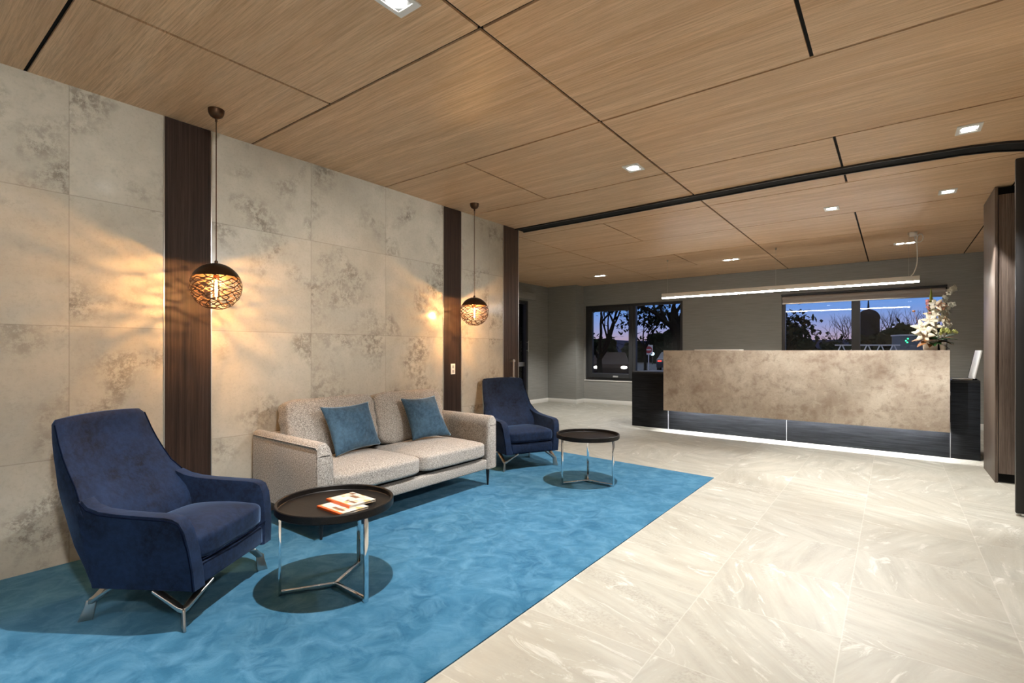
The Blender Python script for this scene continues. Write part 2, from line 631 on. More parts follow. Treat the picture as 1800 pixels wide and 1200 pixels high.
def window(name, x0, x1, z0, z1, mul, sash_left):
    y0, y1 = YB + .03, YB + .11
    f = MB(); w = .055
    f.box((x0, y0, z0), (x0 + w, y1, z1)); f.box((x1 - w, y0, z0), (x1, y1, z1))
    f.box((x0 + w, y0, z0), (x1 - w, y1, z0 + w)); f.box((x0 + w, y0, z1 - w), (x1 - w, y1, z1))
    f.box((mul[0], y0 - .012, z0 + w), (mul[1], y1, z1 - w))
    o = struct(name, f, CHARFRAME)
    if sash_left:
        s = MB(); a, b, c, d = x0 + w, mul[0], z0 + w, z1 - w; t = .085
        ys0, ys1 = y0 - .022, y1 - .02
        s.box((a, ys0, c), (a + t + .03, ys1, d)); s.box((b - t, ys0, c), (b, ys1, d))
        s.box((a + t + .03, ys0, c), (b - t, ys1, c + .10)); s.box((a + t + .03, ys0, d - t), (b - t, ys1, d))
        s.build('sash', CHARFRAME, o, bevel=.006)
        hh = MB(); hh.box(((a + b) / 2 + .10, ys0 - .03, c + .02), ((a + b) / 2 + .22, ys0, c + .055)); hh.build('window_handle', GREYP, o, bevel=.004)
    p = MB(); p.box((x0 + w, y0 + .035, z0 + w), (mul[0], y0 + .041, z1 - w)); p.build('pane', GLASS, o)
    p = MB(); p.box((mul[1], y0 + .035, z0 + w), (x1 - w, y0 + .041, z1 - w)); p.build('pane', GLASS, o)
    s = MB(); s.box((x0 - .02, YB - .012, z0 - .02), (x1 + .02, YB + .03, z0)); s.build('window_sill', PLAST, o)
    return o
window('window_1', *WX[0], *WZ[0], (-.84, -.765), True)
window('window_2', *WX[1], *WZ[1], (3.140, 3.262), False)
# roller blind on the right window
t = thing('roller_blind', 'beige roller blind rolled up at the top of the right window', 'blind', (WX[1][0], YB, WZ[1][1]))
m = MB(); m.tube([(.02, -.035, -.085), (2.285, -.035, -.085)], .038, 16); m.box((.02, -.045, -.165), (2.285, -.040, -.085)); m.build('blind_fabric', BLIND, t, smooth=True)
m = MB(); m.box((0, -.06, -.035), (2.305, -.002, -.012)); m.build('head_rail', BLACK, t)
m = MB(); m.box((.02, -.052, -.19), (2.285, -.033, -.165)); m.build('bottom_rail', ALU, t, bevel=.003)

# curved black track across the ceiling
t = thing('ceiling_track', 'dark bronze curved sliding door track across the oak ceiling', 'track', (0, 0, H))
pts = [(0.004, 5.06), (1.08, 5.045), (2.15, 5.012), (3.04, 4.985), (3.6, 4.995), (3.82, 5.015), (4.0, 5.03), (4.15, 5.045), (4.34, 5.10), (4.5, 5.19), (4.65, 5.31), (4.8, 5.47), (4.95, 5.70)]
m = MB()
for off, w, z0, z1, mi in ((0, .080, -.006, .006, 0), (-.085, .007, -.016, .006, 1), (.085, .007, -.016, .006, 1)):
    m.mi = mi
    prev = None
    for i, p in enumerate(pts):
        a = Vector(pts[max(0, i - 1)]); b = Vector(pts[min(len(pts) - 1, i + 1)])
        d = (b - a).normalized(); nrm = Vector((-d.y, d.x)); c = Vector(p) + nrm * off
        ring = [(*(c - nrm * w), z0), (*(c + nrm * w), z0), (*(c + nrm * w), z1), (*(c - nrm * w), z1)]
        vs = [m.bm.verts.new(q) for q in ring]
        if prev:
            for k in range(4): m._f([prev[k], prev[(k + 1) % 4], vs[(k + 1) % 4], vs[k]])
        else: m._f(vs)
        prev = vs
    m._f(prev)
m.build('track_channel', [MATTEBLACK, BLACK], t)

# framed glass leaf folded on the right
t = thing('glass_door', 'black framed glass sliding door leaf at the right edge below the track', 'door', (4.424, 5.14, 0))
m = MB(); m.box((0, 0, .02), (.045, .045, 2.60)); m.box((.86, 0, .02), (.905, .045, 2.60)); m.build('stile', BLACK, t, bevel=.004)
m = MB(); m.box((.045, 0, .02), (.86, .045, .235)); m.build('bottom_rail', BLACK, t, bevel=.003)
m = MB(); m.box((.045, 0, 2.50), (.86, .045, 2.60)); m.build('top_rail', BLACK, t, bevel=.003)
m = MB(); m.box((.045, 0, 1.53), (.86, .045, 1.60)); m.build('middle_rail', BLACK, t, bevel=.003)
m = MB(); m.box((.045, .018, .235), (.86, .026, 1.53)); m.box((.045, .018, 1.60), (.86, .026, 2.50)); m.build('glass_panel', DGLASS, t)
m = MB(); m.tube([(.02, .022, .0), (.02, .022, .025)], .012, 10); m.tube([(.88, .022, 0), (.88, .022, .025)], .012, 10); m.tube([(.45, .022, 2.60), (.45, .022, 2.70)], .012, 10); m.build('pivot', NICKEL, t)

# tall timber cabinet
t = thing('tall_cabinet', 'tall grey-brown timber veneer cabinet beside the reception desk', 'cabinet', (4.452, 6.33, 0))
m = MB(); m.box((0, 0, 0), (.022, .72, 2.695)); m.build('side_panel', GREYWOOD, t, bevel=.002)
m = MB(); m.box((.026, .004, .085), (.60, .024, 2.62)); m.build('door', GREYWOOD, t, bevel=.002)
m = MB(); m.box((.604, .004, .085), (1.15, .024, 2.62)); m.build('door', GREYWOOD, t, bevel=.002)
m = MB(); m.box((.022, .05, 0), (1.2, .07, .085)); m.build('kick_board', MATTEBLACK, t)
m = MB(); m.box((.022, .05, 2.625), (1.2, .07, 2.695)); m.build('top_infill', MATTEBLACK, t)
m = MB(); m.box((.022, .07, .0), (1.2, .70, 2.695)); m.build('carcass', BLACK, t)

# ---------------------------------------------------------------- downlights
def spot(loc, p, size=130, blend=.45, rad=.022, col=(1, .98, .945)):
    l = bpy.data.lights.new('downlight_lamp', 'SPOT')
    l.energy = p; l.spot_size = R(size); l.spot_blend = blend; l.shadow_soft_size = rad; l.color = col
    o = bpy.data.objects.new('downlight_lamp', l)
    COL.objects.link(o); o.location = loc
    return o

P0 = 150
DL = [  # x, y, twin, power, label
    (2.016, 1.425, 0, 1.25, 'square white downlight at top edge of photo, in oak panel nearest the camera'),
    (2.016, 3.893, 0, 1.15, 'square white downlight in oak panel right of the second pendant'),
    (4.120, 4.575, 0, .75, 'square white downlight just in front of the curved end of the track'),
    (3.194, 6.265, 0, 1.1, 'square white downlight behind the track, above the desk front centre'),
    (4.120, 6.255, 0, .9, 'square white downlight near the top of the tall cabinet'),
    (1.590, 8.770, 1, .55, 'twin white downlight in the darker oak above the desk centre'),
    (3.845, 8.890, 1, .55, 'twin white downlight beside the hanging power cable of the linear lamp'),
    (-.957, 9.090, 1, 1.5, 'twin white downlight in the far left room near the left window'),
]
protoS = protoT = None
def make_dl(twin):
    t = thing('ceiling_downlight', '', 'downlight', (0, 0, H), 0, 'recessed downlights in the oak ceiling')
    hx, hy = (.130, .062) if twin else (.066, .082)
    ox, oy = (.108, .045) if twin else (.046, .050)
    m = MB(); z0, z1 = -.007, .001
    m.box((-hx, -hy, z0), (-ox, hy, z1)); m.box((ox, -hy, z0), (hx, hy, z1)); m.box((-ox, -hy, z0), (ox, -oy, z1)); m.box((-ox, oy, z0), (ox, hy, z1))
    m.build('frame', WHITE, t)
    m = MB(); m.box((-ox, -oy, -.002), (ox, oy, 0)); m.build('recess', GREYP, t)
    for cx in ((-.058, .058) if twin else (0,)):
        m = MB(); m.lathe([(.040, 0), (.043, .005)], (cx, 0, -.006), 24); m.build('lamp', LAMPW, t, smooth=True)
    return t
for x, y, tw, p, lab in DL:
    base = protoT if tw else protoS
    if base is None:
        base = make_dl(tw); base.location = (x, y, H); base['label'] = lab
        if tw: protoT = base
        else: protoS = base
    else:
        dup(base, (x, y, H), 0, lab)
    if tw:
        for dx in (-.058, .058): spot((x + dx, y, H - .03), P0 * p * .5, 105, .5)
    else:
        spot((x, y, H - .03), P0 * p * (1.9 if y < 6 else 1.5), 96 if y < 6 else (136 if x < 4 else 70), .55 if x < 4 or y < 6 else .25)
# added downlights, unseen from the camera, that brighten the walls and ceiling
for x, y, p, sz, lab in ((4.12, 1.42, .6, 96, 'added unseen square downlight in the ceiling just right of the camera'), (4.12, -1.0, 3.4, 92, 'added unseen square downlight in the ceiling behind the camera'),
                         (2.016, -1.05, 1.9, 86, 'added unseen square downlight over the near end of the blue carpet'), (-1.45, 6.27, 1.2, 110, 'added unseen square downlight behind the tile wall in the far left room')):
    dup(protoS, (x, y, H), 0, lab)
    spot((x, y, H - .03), P0 * p, sz, .5)

# added unseen twin downlights near the right wall, tilted to brighten the tile wall
for y, ty, lab in ((-.3, .9, 'added unseen twin wall-washing downlight near the right wall, nearest the camera'), (3.4, 3.1, 'added unseen twin wall-washing downlight near the right wall, farthest one')):
    dup(protoT, (5.5, y, H), 0, lab)
    o = spot((5.5, y, H - .03), 640, 40, .75, .08)
    d = Vector((0, ty, 1.32)) - o.location
    o.rotation_euler = d.to_track_quat('-Z', 'Y').to_euler()

# ---------------------------------------------------------------- pendants
def make_pendant():
    t = thing('pendant_lamp', '', 'pendant lamp', (0, 0, H), 0, 'bronze globe pendants along the tile wall')
    r, zc = .145, -1.10
    m = MB(); m.lathe([(.046, 0), (.046, -.006), (.043, -.026), (.034, -.042), (.018, -.052), (.006, -.056)], (0, 0, 0), 28); m.lathe([(.007, -.056), (.007, -.075)], (0, 0, 0), 12); m.build('canopy', BRONZE, t, smooth=True)
    m = MB(); m.tube([(0, 0, -.07), (0, 0, zc + r + .012)], .0035, 8); m.build('cord', BRONZE, t, smooth=True)
    m = MB(); m.lathe([(.010, 0), (.010, .018), (.006, .022)], (0, 0, zc + r - .004), 14); m.build('cord_grip', BRONZE, t, smooth=True)
    # solid cap
    zcap = .060
    a0 = math.acos(zcap / r)
    prof = [(r * math.sin(a0 * k / 12), zc + r * math.cos(a0 * k / 12)) for k in range(13)]
    prof += [((r - .003) * math.sin(a0 * k / 12), zc + (r - .003) * math.cos(a0 * k / 12)) for k in range(12, -1, -1)]
    m = MB(); m.lathe(prof, (0, 0, 0), 48, cap=False); m.build('shade_cap', BRONZE, t, smooth=True)
    # web lattice: a stretched irregular honeycomb on the lower part of the sphere
    rng = random.Random(11)
    zs = [.060 - .0148 * k for k in range(13)] + [-.129, -.136]
    NN = [14] * 8 + [13, 13, 12, 11, 10, 8, 6]
    ringsv = []
    for k, (z, n_) in enumerate(zip(zs, NN)):
        ring = []
        for i in range(n_):
            zz = z
            if 0 < k: zz += rng.uniform(-.0045, .0045)
            a = 2 * math.pi * (i + (.5 if k % 2 else 0) + (rng.uniform(-.28, .28) if k else 0)) / n_
            rr = math.sqrt(max(r * r - zz * zz, 0))
            ring.append(Vector((rr * math.cos(a), rr * math.sin(a), zz)))
        ringsv.append(ring)
    edges = set()
    def near(p, ring, c=2):
        return sorted(range(len(ring)), key=lambda j: (ring[j] - p).length)[:c]
    for k in range(1, len(ringsv)):
        up, lo = ringsv[k - 1], ringsv[k]
        for i, p in enumerate(lo):
            for j in near(p, up, 2):
                if rng.random() < .84: edges.add((k, i, k - 1, j))
    last = ringsv[-1]
    for i in range(len(last)):
        edges.add((len(ringsv) - 1, i, len(ringsv) - 1, (i + 1) % len(last)))
    # collar under the cap
    m = MB()
    def strut(p, q, w=.0027, d=.0030):
        pts_ = []
        for s in range(5):
            v = p.lerp(q, s / 4); v = v.normalized() * r
            pts_.append(v)
        dr = (q - p).normalized(); nr = ((p + q) / 2).normalized(); side = dr.cross(nr).normalized()
        rg = []
        for s, v in enumerate(pts_):
            ww = w * (1.35 if s in (0, 4) else .9)
            n0 = v.normalized()
            o_ = v + Vector((0, 0, zc))
            rg.append([o_ + side * ww, o_ - side * ww, o_ - side * ww - n0 * d, o_ + side * ww - n0 * d])
        m.rings(rg)
    for (k, i, k2, j) in edges: strut(ringsv[k][i], ringsv[k2][j])
    m.build('shade_lattice', BRONZE, t)
    m = MB(); m.lathe([(.012, r - .01), (.012, .075), (.017, .072), (.018, .040), (.014, .036)], (0, 0, zc), 18); m.build('lamp_socket', COPPER, t, smooth=True)
    m = MB(); m.lathe([(.010, .036), (.015, .026), (.017, .0), (.017, -.060), (.013, -.074), (.003, -.080)], (0, 0, zc), 18); bulb = m.build('bulb_glass', BGLASS, t, smooth=True)
    m = MB(); m.lathe([(.002, .034), (.0065, .028), (.0065, -.058), (.002, -.064)], (0, 0, zc), 12); m.build('filament', BULB, bulb, smooth=True)
    return t
def bulb_light(x, y):
    l = bpy.data.lights.new('pendant_bulb', 'POINT'); l.energy = 72; l.color = (1.0, .58, .26); l.shadow_soft_size = .011
    o = bpy.data.objects.new('pendant_bulb', l); COL.objects.link(o); o.location = (x, y, 1.585)
for q in ((.350, 1.395), (.305, 3.873)): bulb_light(*q)
p1 = make_pendant(); p1.location = (.350, 1.395, H); p1['label'] = 'bronze globe pendant lamp with lattice shade above the navy armchair, nearest camera'
dup(p1, (.305, 3.873, H), R(40), 'bronze globe pendant lamp with lattice shade at the far end of sofa')

# ---------------------------------------------------------------- wall switch
t = thing('light_switch', 'small white switch plate on the dark timber strip by the sofa', 'switch', (.004, 3.868, 1.01))
m = MB(); m.box((0, -.032, -.055), (.008, .032, .055)); m.build('switch_plate', WHITE, t, bevel=.003)
for z in (-.024, .024):
    m = MB(); m.box((.008, -.013, z - .015), (.012, .013, z + .015)); m.build('rocker', GREYP, t, bevel=.002)

# ---------------------------------------------------------------- armchair
def make_chair():
    t = thing('armchair', '', 'armchair', (0, 0, 0), 0, 'navy velvet armchairs')
    # side profile of the arm: top contour and bottom contour (x forward, z up)
    def wlat(z, x):
        w = .298 + .034 * min(max((z - .17) / .30, 0), 1)
        return w - .045 * min(max((z - .50) / .09, 0), 1) - .035 * min(max((z - .59) / .28, 0), 1)
    def wrear(z):
        pts = ((.165, .292), (.30, .285), (.45, .262), (.60, .258), (.90, .242))
        for (a, b), (c, d) in zip(pts[:-1], pts[1:]):
            if z <= c: return b + (d - b) * (z - a) / (c - a)
        return pts[-1][1]
    top = [(.058, .165), (.056, .25), (.047, .345), (.032, .425), (.010, .468), (-.020, .483), (-.06, .489), (-.16, .493), (-.27, .499), (-.35, .507), (-.41, .523), (-.45, .548)]
    bot = [(.050, .165), (.035, .165), (.01, .165), (-.03, .165), (-.07, .165), (-.11, .165), (-.15, .165), (-.20, .165), (-.27, .165), (-.33, .165), (-.38, .165), (-.41, .165)]
    for s in (1, -1):
        m = MB()
        outer, inner = [], []
        nr = 7
        for (tx, tz), (bx, bz) in zip(top, bot):
            co, ci = [], []
            for k in range(nr):
                f = k / (nr - 1)
                x = bx + (tx - bx) * f; z = bz + (tz - bz) * f
                w = wlat(z, x)
                edge = 0.0
                co.append(Vector((x, s * (w - edge), z)))
                ci.append(Vector((x, s * (w - .075 + .012 * f), z)))
            outer.append(co); inner.append(ci)
        vo = [[m.bm.verts.new(p) for p in c] for c in outer]
        vi = [[m.bm.verts.new(p) for p in c] for c in inner]
        n_ = len(vo)
        for a in range(n_ - 1):
            for k in range(nr - 1):
                m._f([vo[a][k], vo[a + 1][k], vo[a + 1][k + 1], vo[a][k + 1]])
                m._f([vi[a][k], vi[a][k + 1], vi[a + 1][k + 1], vi[a + 1][k]])
            m._f([vo[a][-1], vo[a + 1][-1], vi[a + 1][-1], vi[a][-1]])
            m._f([vo[a][0], vi[a][0], vi[a + 1][0], vo[a + 1][0]])
        for k in range(nr - 1):
            m._f([vo[0][k], vo[0][k + 1], vi[0][k + 1], vi[0][k]])
            m._f([vo[-1][k], vi[-1][k], vi[-1][k + 1], vo[-1][k + 1]])
        arm = m.build('armrest', NAVY, t, smooth=True, angle=40)
        b = arm.modifiers.new('bevel', 'BEVEL'); b.width = .016; b.segments = 4; b.limit_method = 'ANGLE'; b.angle_limit = R(50)
        arm.data.set_sharp_from_angle(angle=R(180))
        # piping along the outer seam
        m = MB()
        pp = [Vector((x - (.010 if i < 4 else 0), s * (wlat(z - .012, x) + .0005), z - (.012 if i > 2 else 0))) for i, (x, z) in enumerate(top)]
        m.tube(pp, .0032, 6); m.build('piping', SEAM, arm, smooth=True)
    # backrest slab
    lev = [(.165, -.33, -.415), (.25, -.335, -.457), (.34, -.345, -.513), (.42, -.365, -.553), (.50, -.415, -.584), (.545, -.448, -.599), (.60, -.492, -.613), (.66, -.530, -.624), (.72, -.563, -.637), (.78, -.590, -.647), (.83, -.608, -.653), (.862, -.620, -.655), (.884, -.634, -.652)]
    m = MB()
    ringsL = []
    NX = 14
    for i, (z, xf, xb) in enumerate(lev):
        w = wlat(z, xf) - (.002 if z < .5 else 0)
        if z > .87: w -= .016
        ring = []
        for k in range(NX + 1):
            u = -1 + 2 * k / NX
            edge = abs(u) ** 6
            conc = (1 - u * u) * (.022 if .4 < z < .86 else .008)
            ring.append(Vector((xf - conc - .012 * edge, u * w, z + (.010 * (1 - u * u) if z > .8 else 0))))
        for k in range(NX, -1, -1):
            u = -1 + 2 * k / NX
            ring.append(Vector((xb - .016 * (1 - u ** 4), u * min(w - .004, wrear(z) - (.012 if z > .87 else 0)), z + (.010 * (1 - u * u) if z > .8 else 0))))
        ringsL.append(ring)
    m.rings(ringsL)
    bk = m.build('backrest', NAVY, t, smooth=True, angle=180)
    b = bk.modifiers.new('bevel', 'BEVEL'); b.width = .011; b.segments = 3; b.limit_method = 'ANGLE'; b.angle_limit = R(50)
    for s in (1, -1):
        m = MB()
        m.tube([Vector((xf - .010, s * (wlat(z, xf) - .001), z)) for (z, xf, xb) in lev[5:-1]], .003, 6)
        m.build('piping', SEAM, bk, smooth=True)
    # seat cushion and front rail
    m = MB()
    def fn(q):
        if q.z > 0: q.z -= .018 * max(0, (-q.x) / .2) * .5
        return q
    m.softbox((-.155, 0, .330), (.215, .262, .062), 6, 12, (.030, .0), .0015, 3, fn)
    sc_ = m.build('seat_cushion', NAVY, t, smooth=True, angle=180)
    m = MB(); m.tube([(.055, -.245, .282), (.060, 0, .280), (.055, .245, .282)], .003, 6); m.build('piping', SEAM, sc_, smooth=True)
    m = MB(); m.box((-.40, -.235, .168), (.050, .235, .262)); m.build('front_rail', NAVY, t, bevel=.014)
    m = MB(); m.box((-.40, -.27, .158), (.02, .27, .169)); m.build('underside', MATTEBLACK, t)
    # brushed metal legs: a plate foot that splits into two arms
    def leg(px, py, dx, dy, a1, a2, lean):
        m = MB()
        d = Vector((dx, dy, 0)).normalized(); sd = Vector((-d.y, d.x, 0))
        P = Vector((px, py, 0))
        th = .006
        rg = []
        for z, w, o in ((0, .027, lean), (.03, .024, lean * .6), (.062, .020, lean * .2), (.088, .019, 0)):
            c = P + d * o + Vector((0, 0, z))
            rg.append([c - d * w - sd * th, c + d * w - sd * th, c + d * w + sd * th, c - d * w + sd * th])
        m.rings(rg)
        for av in (a1, a2):
            av = Vector((*av, 0)); L = av.length; u = av.normalized(); sw = Vector((-u.y, u.x, 0))
            rg = []
            for f, z, hw, hh in ((-.04, .082, .014, .010), (.12, .088, .015, .010), (.45, .118, .017, .008), (1.0, .163, .019, .006)):
                c = P + u * (L * f) + Vector((0, 0, z))
                rg.append([c - sw * hw - Vector((0, 0, hh)), c + sw * hw - Vector((0, 0, hh)), c + sw * hw + Vector((0, 0, hh)), c - sw * hw + Vector((0, 0, hh))])
            m.rings(rg)
        m.build('leg', NICKEL, t, bevel=.003, seg=2)
    for s in (1, -1):
        leg(0, s * .290, 1, s, (-.13, s * .0), (.035, -s * .13), .012)
        leg(-.462, s * .245, -1, s * .6, (.13, s * .012), (.03, -s * .12), .022)
    return t
c1 = make_chair(); c1.location = (1.1215, 1.12, .006); c1.rotation_euler = (0, 0, R(33.2))
c1['label'] = 'navy velvet armchair on metal legs in the left foreground, nearest the camera'
c2 = dup(c1, (.7585, 4.2175, .006), R(-25.7), 'navy velvet armchair beyond the right end of the grey sofa')

# ---------------------------------------------------------------- sofa
SX0, SX1, SY0, SY1 = .05, .872, 1.765, 3.520
t = thing('sofa', 'two-seat taupe woven fabric sofa against the concrete tile wall', 'sofa', (SX0, SY0, .006))
L_ = SY1 - SY0; D_ = SX1 - SX0
def sofa_arm(side):
    m = MB()
    # cross-section across y (0 = outer) swept along x
    prof = [(.0, .155), (.0, .30), (.0, .45), (.0, .580), (.006, .606), (.022, .620), (.046, .624), (.070, .614), (.092, .588), (.108, .545), (.116, .49), (.119, .40), (.119, .30), (.119, .155)]
    rg = []
    for x, dz, dy in ((0, .004, 0), (.2, .002, 0), (.4, 0, 0), (.6, -.002, 0), (D_ - .03, -.004, 0), (D_ - .012, -.007, .002), (D_, -.016, .009)):
        ring = []
        for y, z in prof:
            yy = y
            if dy: yy = dy + (y) * ((.119 - 2 * dy) / .119)
            zz = z + (dz if z > .5 else 0)
            ring.append(Vector((x, yy if side < 0 else L_ - yy, zz)))
        rg.append(ring)
    m.rings(rg)
    a = m.build('armrest', WEAVE, t, smooth=True, angle=60)
    p = MB()
    yo = -.002 if side < 0 else L_ + .002
    p.tube([(0.01, yo, .596), (D_ - .02, yo, .590), (D_ - .004, yo + (.004 if side < 0 else -.004), .575), (D_ - .002, yo + (.004 if side < 0 else -.004), .16)], .0045, 6)
    p.build('piping', WEAVE, a, smooth=True)
    q = MB()
    ys = (.012, .085) if side < 0 else (L_ - .085, L_ - .012)
    q.box((D_ - .002, ys[0], .533), (D_ + .002, ys[1], .536)); q.build('seam', MATTEBLACK, a)
sofa_arm(-1); sofa_arm(1)
m = MB(); m.box((.0, .118, .155), (D_ - .004, L_ - .118, .240)); m.build('base_rail', WEAVE, t, bevel=.012)
m = MB(); m.box((.10, .118, .240), (D_ - .06, L_ - .118, .262)); m.build('seat_deck', MATTEBLACK, t)  # matte black puts the shade under the seat cushions into the deck colour
m = MB(); m.box((.0, .118, .24), (.07, L_ - .118, .60)); m.build('backrest', WEAVE, t, bevel=.02)
mid = L_ / 2
for k, (a, b) in enumerate(((.121, mid - .002), (mid + .002, L_ - .121))):
    m = MB(); cx = (.15 + D_ + .022) / 2; hx = (D_ + .022 - .15) / 2
    m.softbox((cx, (a + b) / 2, .332), (hx, (b - a) / 2, .068), 8, 14, (.030, .0), .004, 5 + k * 4)
    m.build('seat_cushion', WEAVE, t, smooth=True, angle=180)
    m = MB()
    M_ = Matrix.Rotation(R(-12), 4, 'Y')
    def fnb(q):
        # q.x thickness, q.y width, q.z height
        k_ = (1 - (q.y / .40) ** 2) * (1 - (q.z / .23) ** 2)
        q = q.copy(); q.x += (.035 if q.x > 0 else -.01) * max(0, k_)
        q.z += .012 * (abs(q.y) / .39) ** 4
        q += noise.noise_vector(q * 5 + Vector((k * 7, 1, 2))) * .006
        if abs(q.y) > .30:
            q.y += .006 * math.sin(q.z * 60)
        return M_ @ q
    m.softbox((.185, (a + b) / 2 + (.012 if k == 0 else .02), .615), (.080, (b - a) / 2 + .006, .220), 7.5, 14, (0, 0), .003, 9 + k * 5, fnb)
    m.build('back_cushion', WEAVE, t, smooth=True, angle=180)
for px, py in ((D_ - .05, .055), (D_ - .05, L_ - .055), (.06, .055), (.06, L_ - .055)):
    m = MB(); m.lathe([(.008, 0), (.012, .06), (.017, .158)], (px, py, 0), 12); m.build('leg', BLACK, t, smooth=True)

# throw cushions on the sofa
def pillow(name, bl, br, tr, tl, thick, label):
    """cushion spanned by its four corners, puffed out along its normal"""
    bl, br, tr, tl = Vector(bl), Vector(br), Vector(tr), Vector(tl)
    c = (bl + br + tr + tl) / 4
    Z = ((br - bl) + (tr - tl)).cross((tl - bl) + (tr - br)).normalized()
    n = 28
    m = MB()
    def pt(i, j, sgn):
        u, v = -1 + 2 * i / n, -1 + 2 * j / n
        x = u * (1 - .10 * (1 - v * v) * u * u)
        y = v * (1 - .10 * (1 - u * u) * v * v)
        a, b = (x + 1) / 2, (y + 1) / 2
        p = bl * (1 - a) * (1 - b) + br * a * (1 - b) + tr * a * b + tl * (1 - a) * b - c
        tt = thick / 2 * max(0, (1 - abs(u) ** 2.4) * (1 - abs(v) ** 2.4)) ** .6
        w = noise.noise(Vector((u * 2.6, v * 2.6, c.y * 10))) * .010 * (1 - abs(u * v)) if tt > .004 else 0
        return p + Z * (sgn * tt + w)
    vt = [[m.bm.verts.new(pt(i, j, 1)) for j in range(n + 1)] for i in range(n + 1)]
    vb = [[(vt[i][j] if i in (0, n) or j in (0, n) else m.bm.verts.new(pt(i, j, -1))) for j in range(n + 1)] for i in range(n + 1)]
    for i in range(n):
        for j in range(n):
            m._f([vt[i][j], vt[i + 1][j], vt[i + 1][j + 1], vt[i][j + 1]])
            m._f([vb[i][j], vb[i][j + 1], vb[i + 1][j + 1], vb[i + 1][j]])
    o = m.build(name, STEELBLUE, smooth=True, angle=180, loc=c)
    return tag(o, label, 'cushion', 'steel blue velvet cushions on the sofa')
pillow('throw_cushion', (.520, 2.125, .437), (.432, 2.600, .452), (.398, 2.498, .800), (.410, 2.068, .795), .12, 'steel blue velvet cushion on the left half of the sofa')
pillow('throw_cushion', (.470, 2.895, .440), (.560, 3.275, .442), (.420, 3.200, .800), (.365, 2.852, .798), .12, 'steel blue velvet cushion near the right arm of the sofa')

# ---------------------------------------------------------------- side tables
def make_table():
    t = thing('side_table', '', 'side table', (0, 0, 0), 0, 'round tray side tables with chrome legs')
    Rr = .285
    m = MB(); m.lathe([(0, .405), (Rr - .004, .405), (Rr, .410), (Rr, .441), (Rr - .003, .445), (Rr - .011, .445), (Rr - .014, .442), (Rr - .014, .420), (Rr - .017, .417), (0, .417)], (0, 0, 0), 72)
    m.build('tray_top', TRAYWOOD, t, smooth=True, angle=30)
    for k in range(3):
        a = R(-122 + 120 * k)
        M_ = Matrix.Rotation(a, 4, 'Z')
        m = MB(); m.box((.252, -.011, 0), (.264, .011, .405), M_); m.build('leg', CHROME, t, bevel=.0015, seg=2)
        m = MB(); m.box((.0, -.009, .004), (.252, .009, .022), M_); m.build('stretcher', CHROME, t, bevel=.0015, seg=2)
    return t
t1 = make_table(); t1.location = (1.456, 1.503, .006); t1['label'] = 'round black tray side table with magazines on it, in front of the sofa'
dup(t1, (1.490, 4.085, .006), 0, 'empty round black tray side table before the far navy armchair')

# magazines on the front table
def magcover():
    t = NT('magazine_cover')
    uv = t.n('ShaderNodeSeparateXYZ', None, Vector=t.coord())
    v = t.noise(t.coord(), 22, 3, .6)
    c = t.mix(t.ramp(v, [(.35, 0), (.6, 1)]), (.60, .52, .40), (.68, .66, .61))
    c = t.mix(t.math('MULTIPLY', t.ramp(t.noise(t.coord(), 14, 2), [(.55, 0), (.62, 1)]), .8), c, (.75, .42, .12))
    t.P(Base_Color=c, Roughness=.25)
    return t.m
COVER = magcover()
ORANGE = plain('orange_spine', (.72, .12, .02), .3)
PAGES = plain('white_pages', (.78, .77, .75), .7)
BROWNINK = plain('brown_ink', (.22, .11, .06), .4)
def magazine(loc, rz, h, label, blocks):
    t = thing('magazine', label, 'magazine', loc, rz, 'magazines on the front side table')
    w, d = .158, .205     # w across, d along the spine
    m = MB(); m.box((0.004, .002, .0008), (w - .002, d - .002, h - .0008)); m.build('pages', PAGES, t)
    m = MB(); m.box((0.002, 0, h - .0008), (w, d, h)); m.box((0.002, 0, 0), (w, d, .0008)); m.build('cover', COVER, t)
    m = MB(); m.box((0, 0, 0), (.004, d, h)); m.box((.004, 0, h), (.016, d, h + .0003)); m.build('spine', ORANGE, t)
    for (a, b, c, e) in blocks:
        m = MB(); m.box((a, b, h), (c, e, h + .0003)); m.build('printed_picture', BROWNINK, t)
    return t

# orientation: spine runs along the near-left edge of each magazine
MZ = .4235
ang = math.atan2(1.476 - 1.463, 1.384 - 1.597)
magazine((1.640, 1.403, MZ), R(88), .010, 'lower white and orange magazine lying flat on the front side table', [(.03, .03, .05, .12), (.10, .06, .13, .17)])
magazine((1.600, 1.478, MZ + .0105), R(88), .010, 'upper white and orange magazine, overlapping another on front side table', [(.045, .02, .062, .07), (.045, .08, .062, .10), (.10, .09, .125, .15), (.125, .16, .150, .19)])

# ---------------------------------------------------------------- reception desk
DA = R(-2.78)
t = thing('reception_desk', 'long reception desk with floating beige stone front over a black base', 'desk', (.349, 7.661, 0), DA)
BL = 4.126
m = MB(); m.box((0, 0, 0), (.600, .75, .845)); m.build('side_cabinet', BLACKG, t, bevel=.002)
m = MB(); m.box((3.880, 0, 0), (BL, .75, .845)); m.build('side_cabinet', BLACKG, t, bevel=.002)
for a, b in ((.604, 2.23), (2.234, 3.876)):
    m = MB(); m.box((a, .012, 0), (b, .03, 1.15)); m.build('base_panel', BLACKG, t)
for a, b in ((.599, .605), (3.875, 3.881), (2.229, 2.233)):
    m = MB(); m.box((a, .004, 0), (b, .012, .40)); m.build('joint_strip', GREYP, t)
for a, b in ((0, .60), (3.88, BL)):
    m = MB(); m.box((a, 0, .845), (b, .78, .872)); m.build('worktop', BLACK, t, bevel=.002)
m = MB(); m.box((.600, .03, .70), (3.880, .78, .735)); m.build('inner_worktop', GREYP, t)
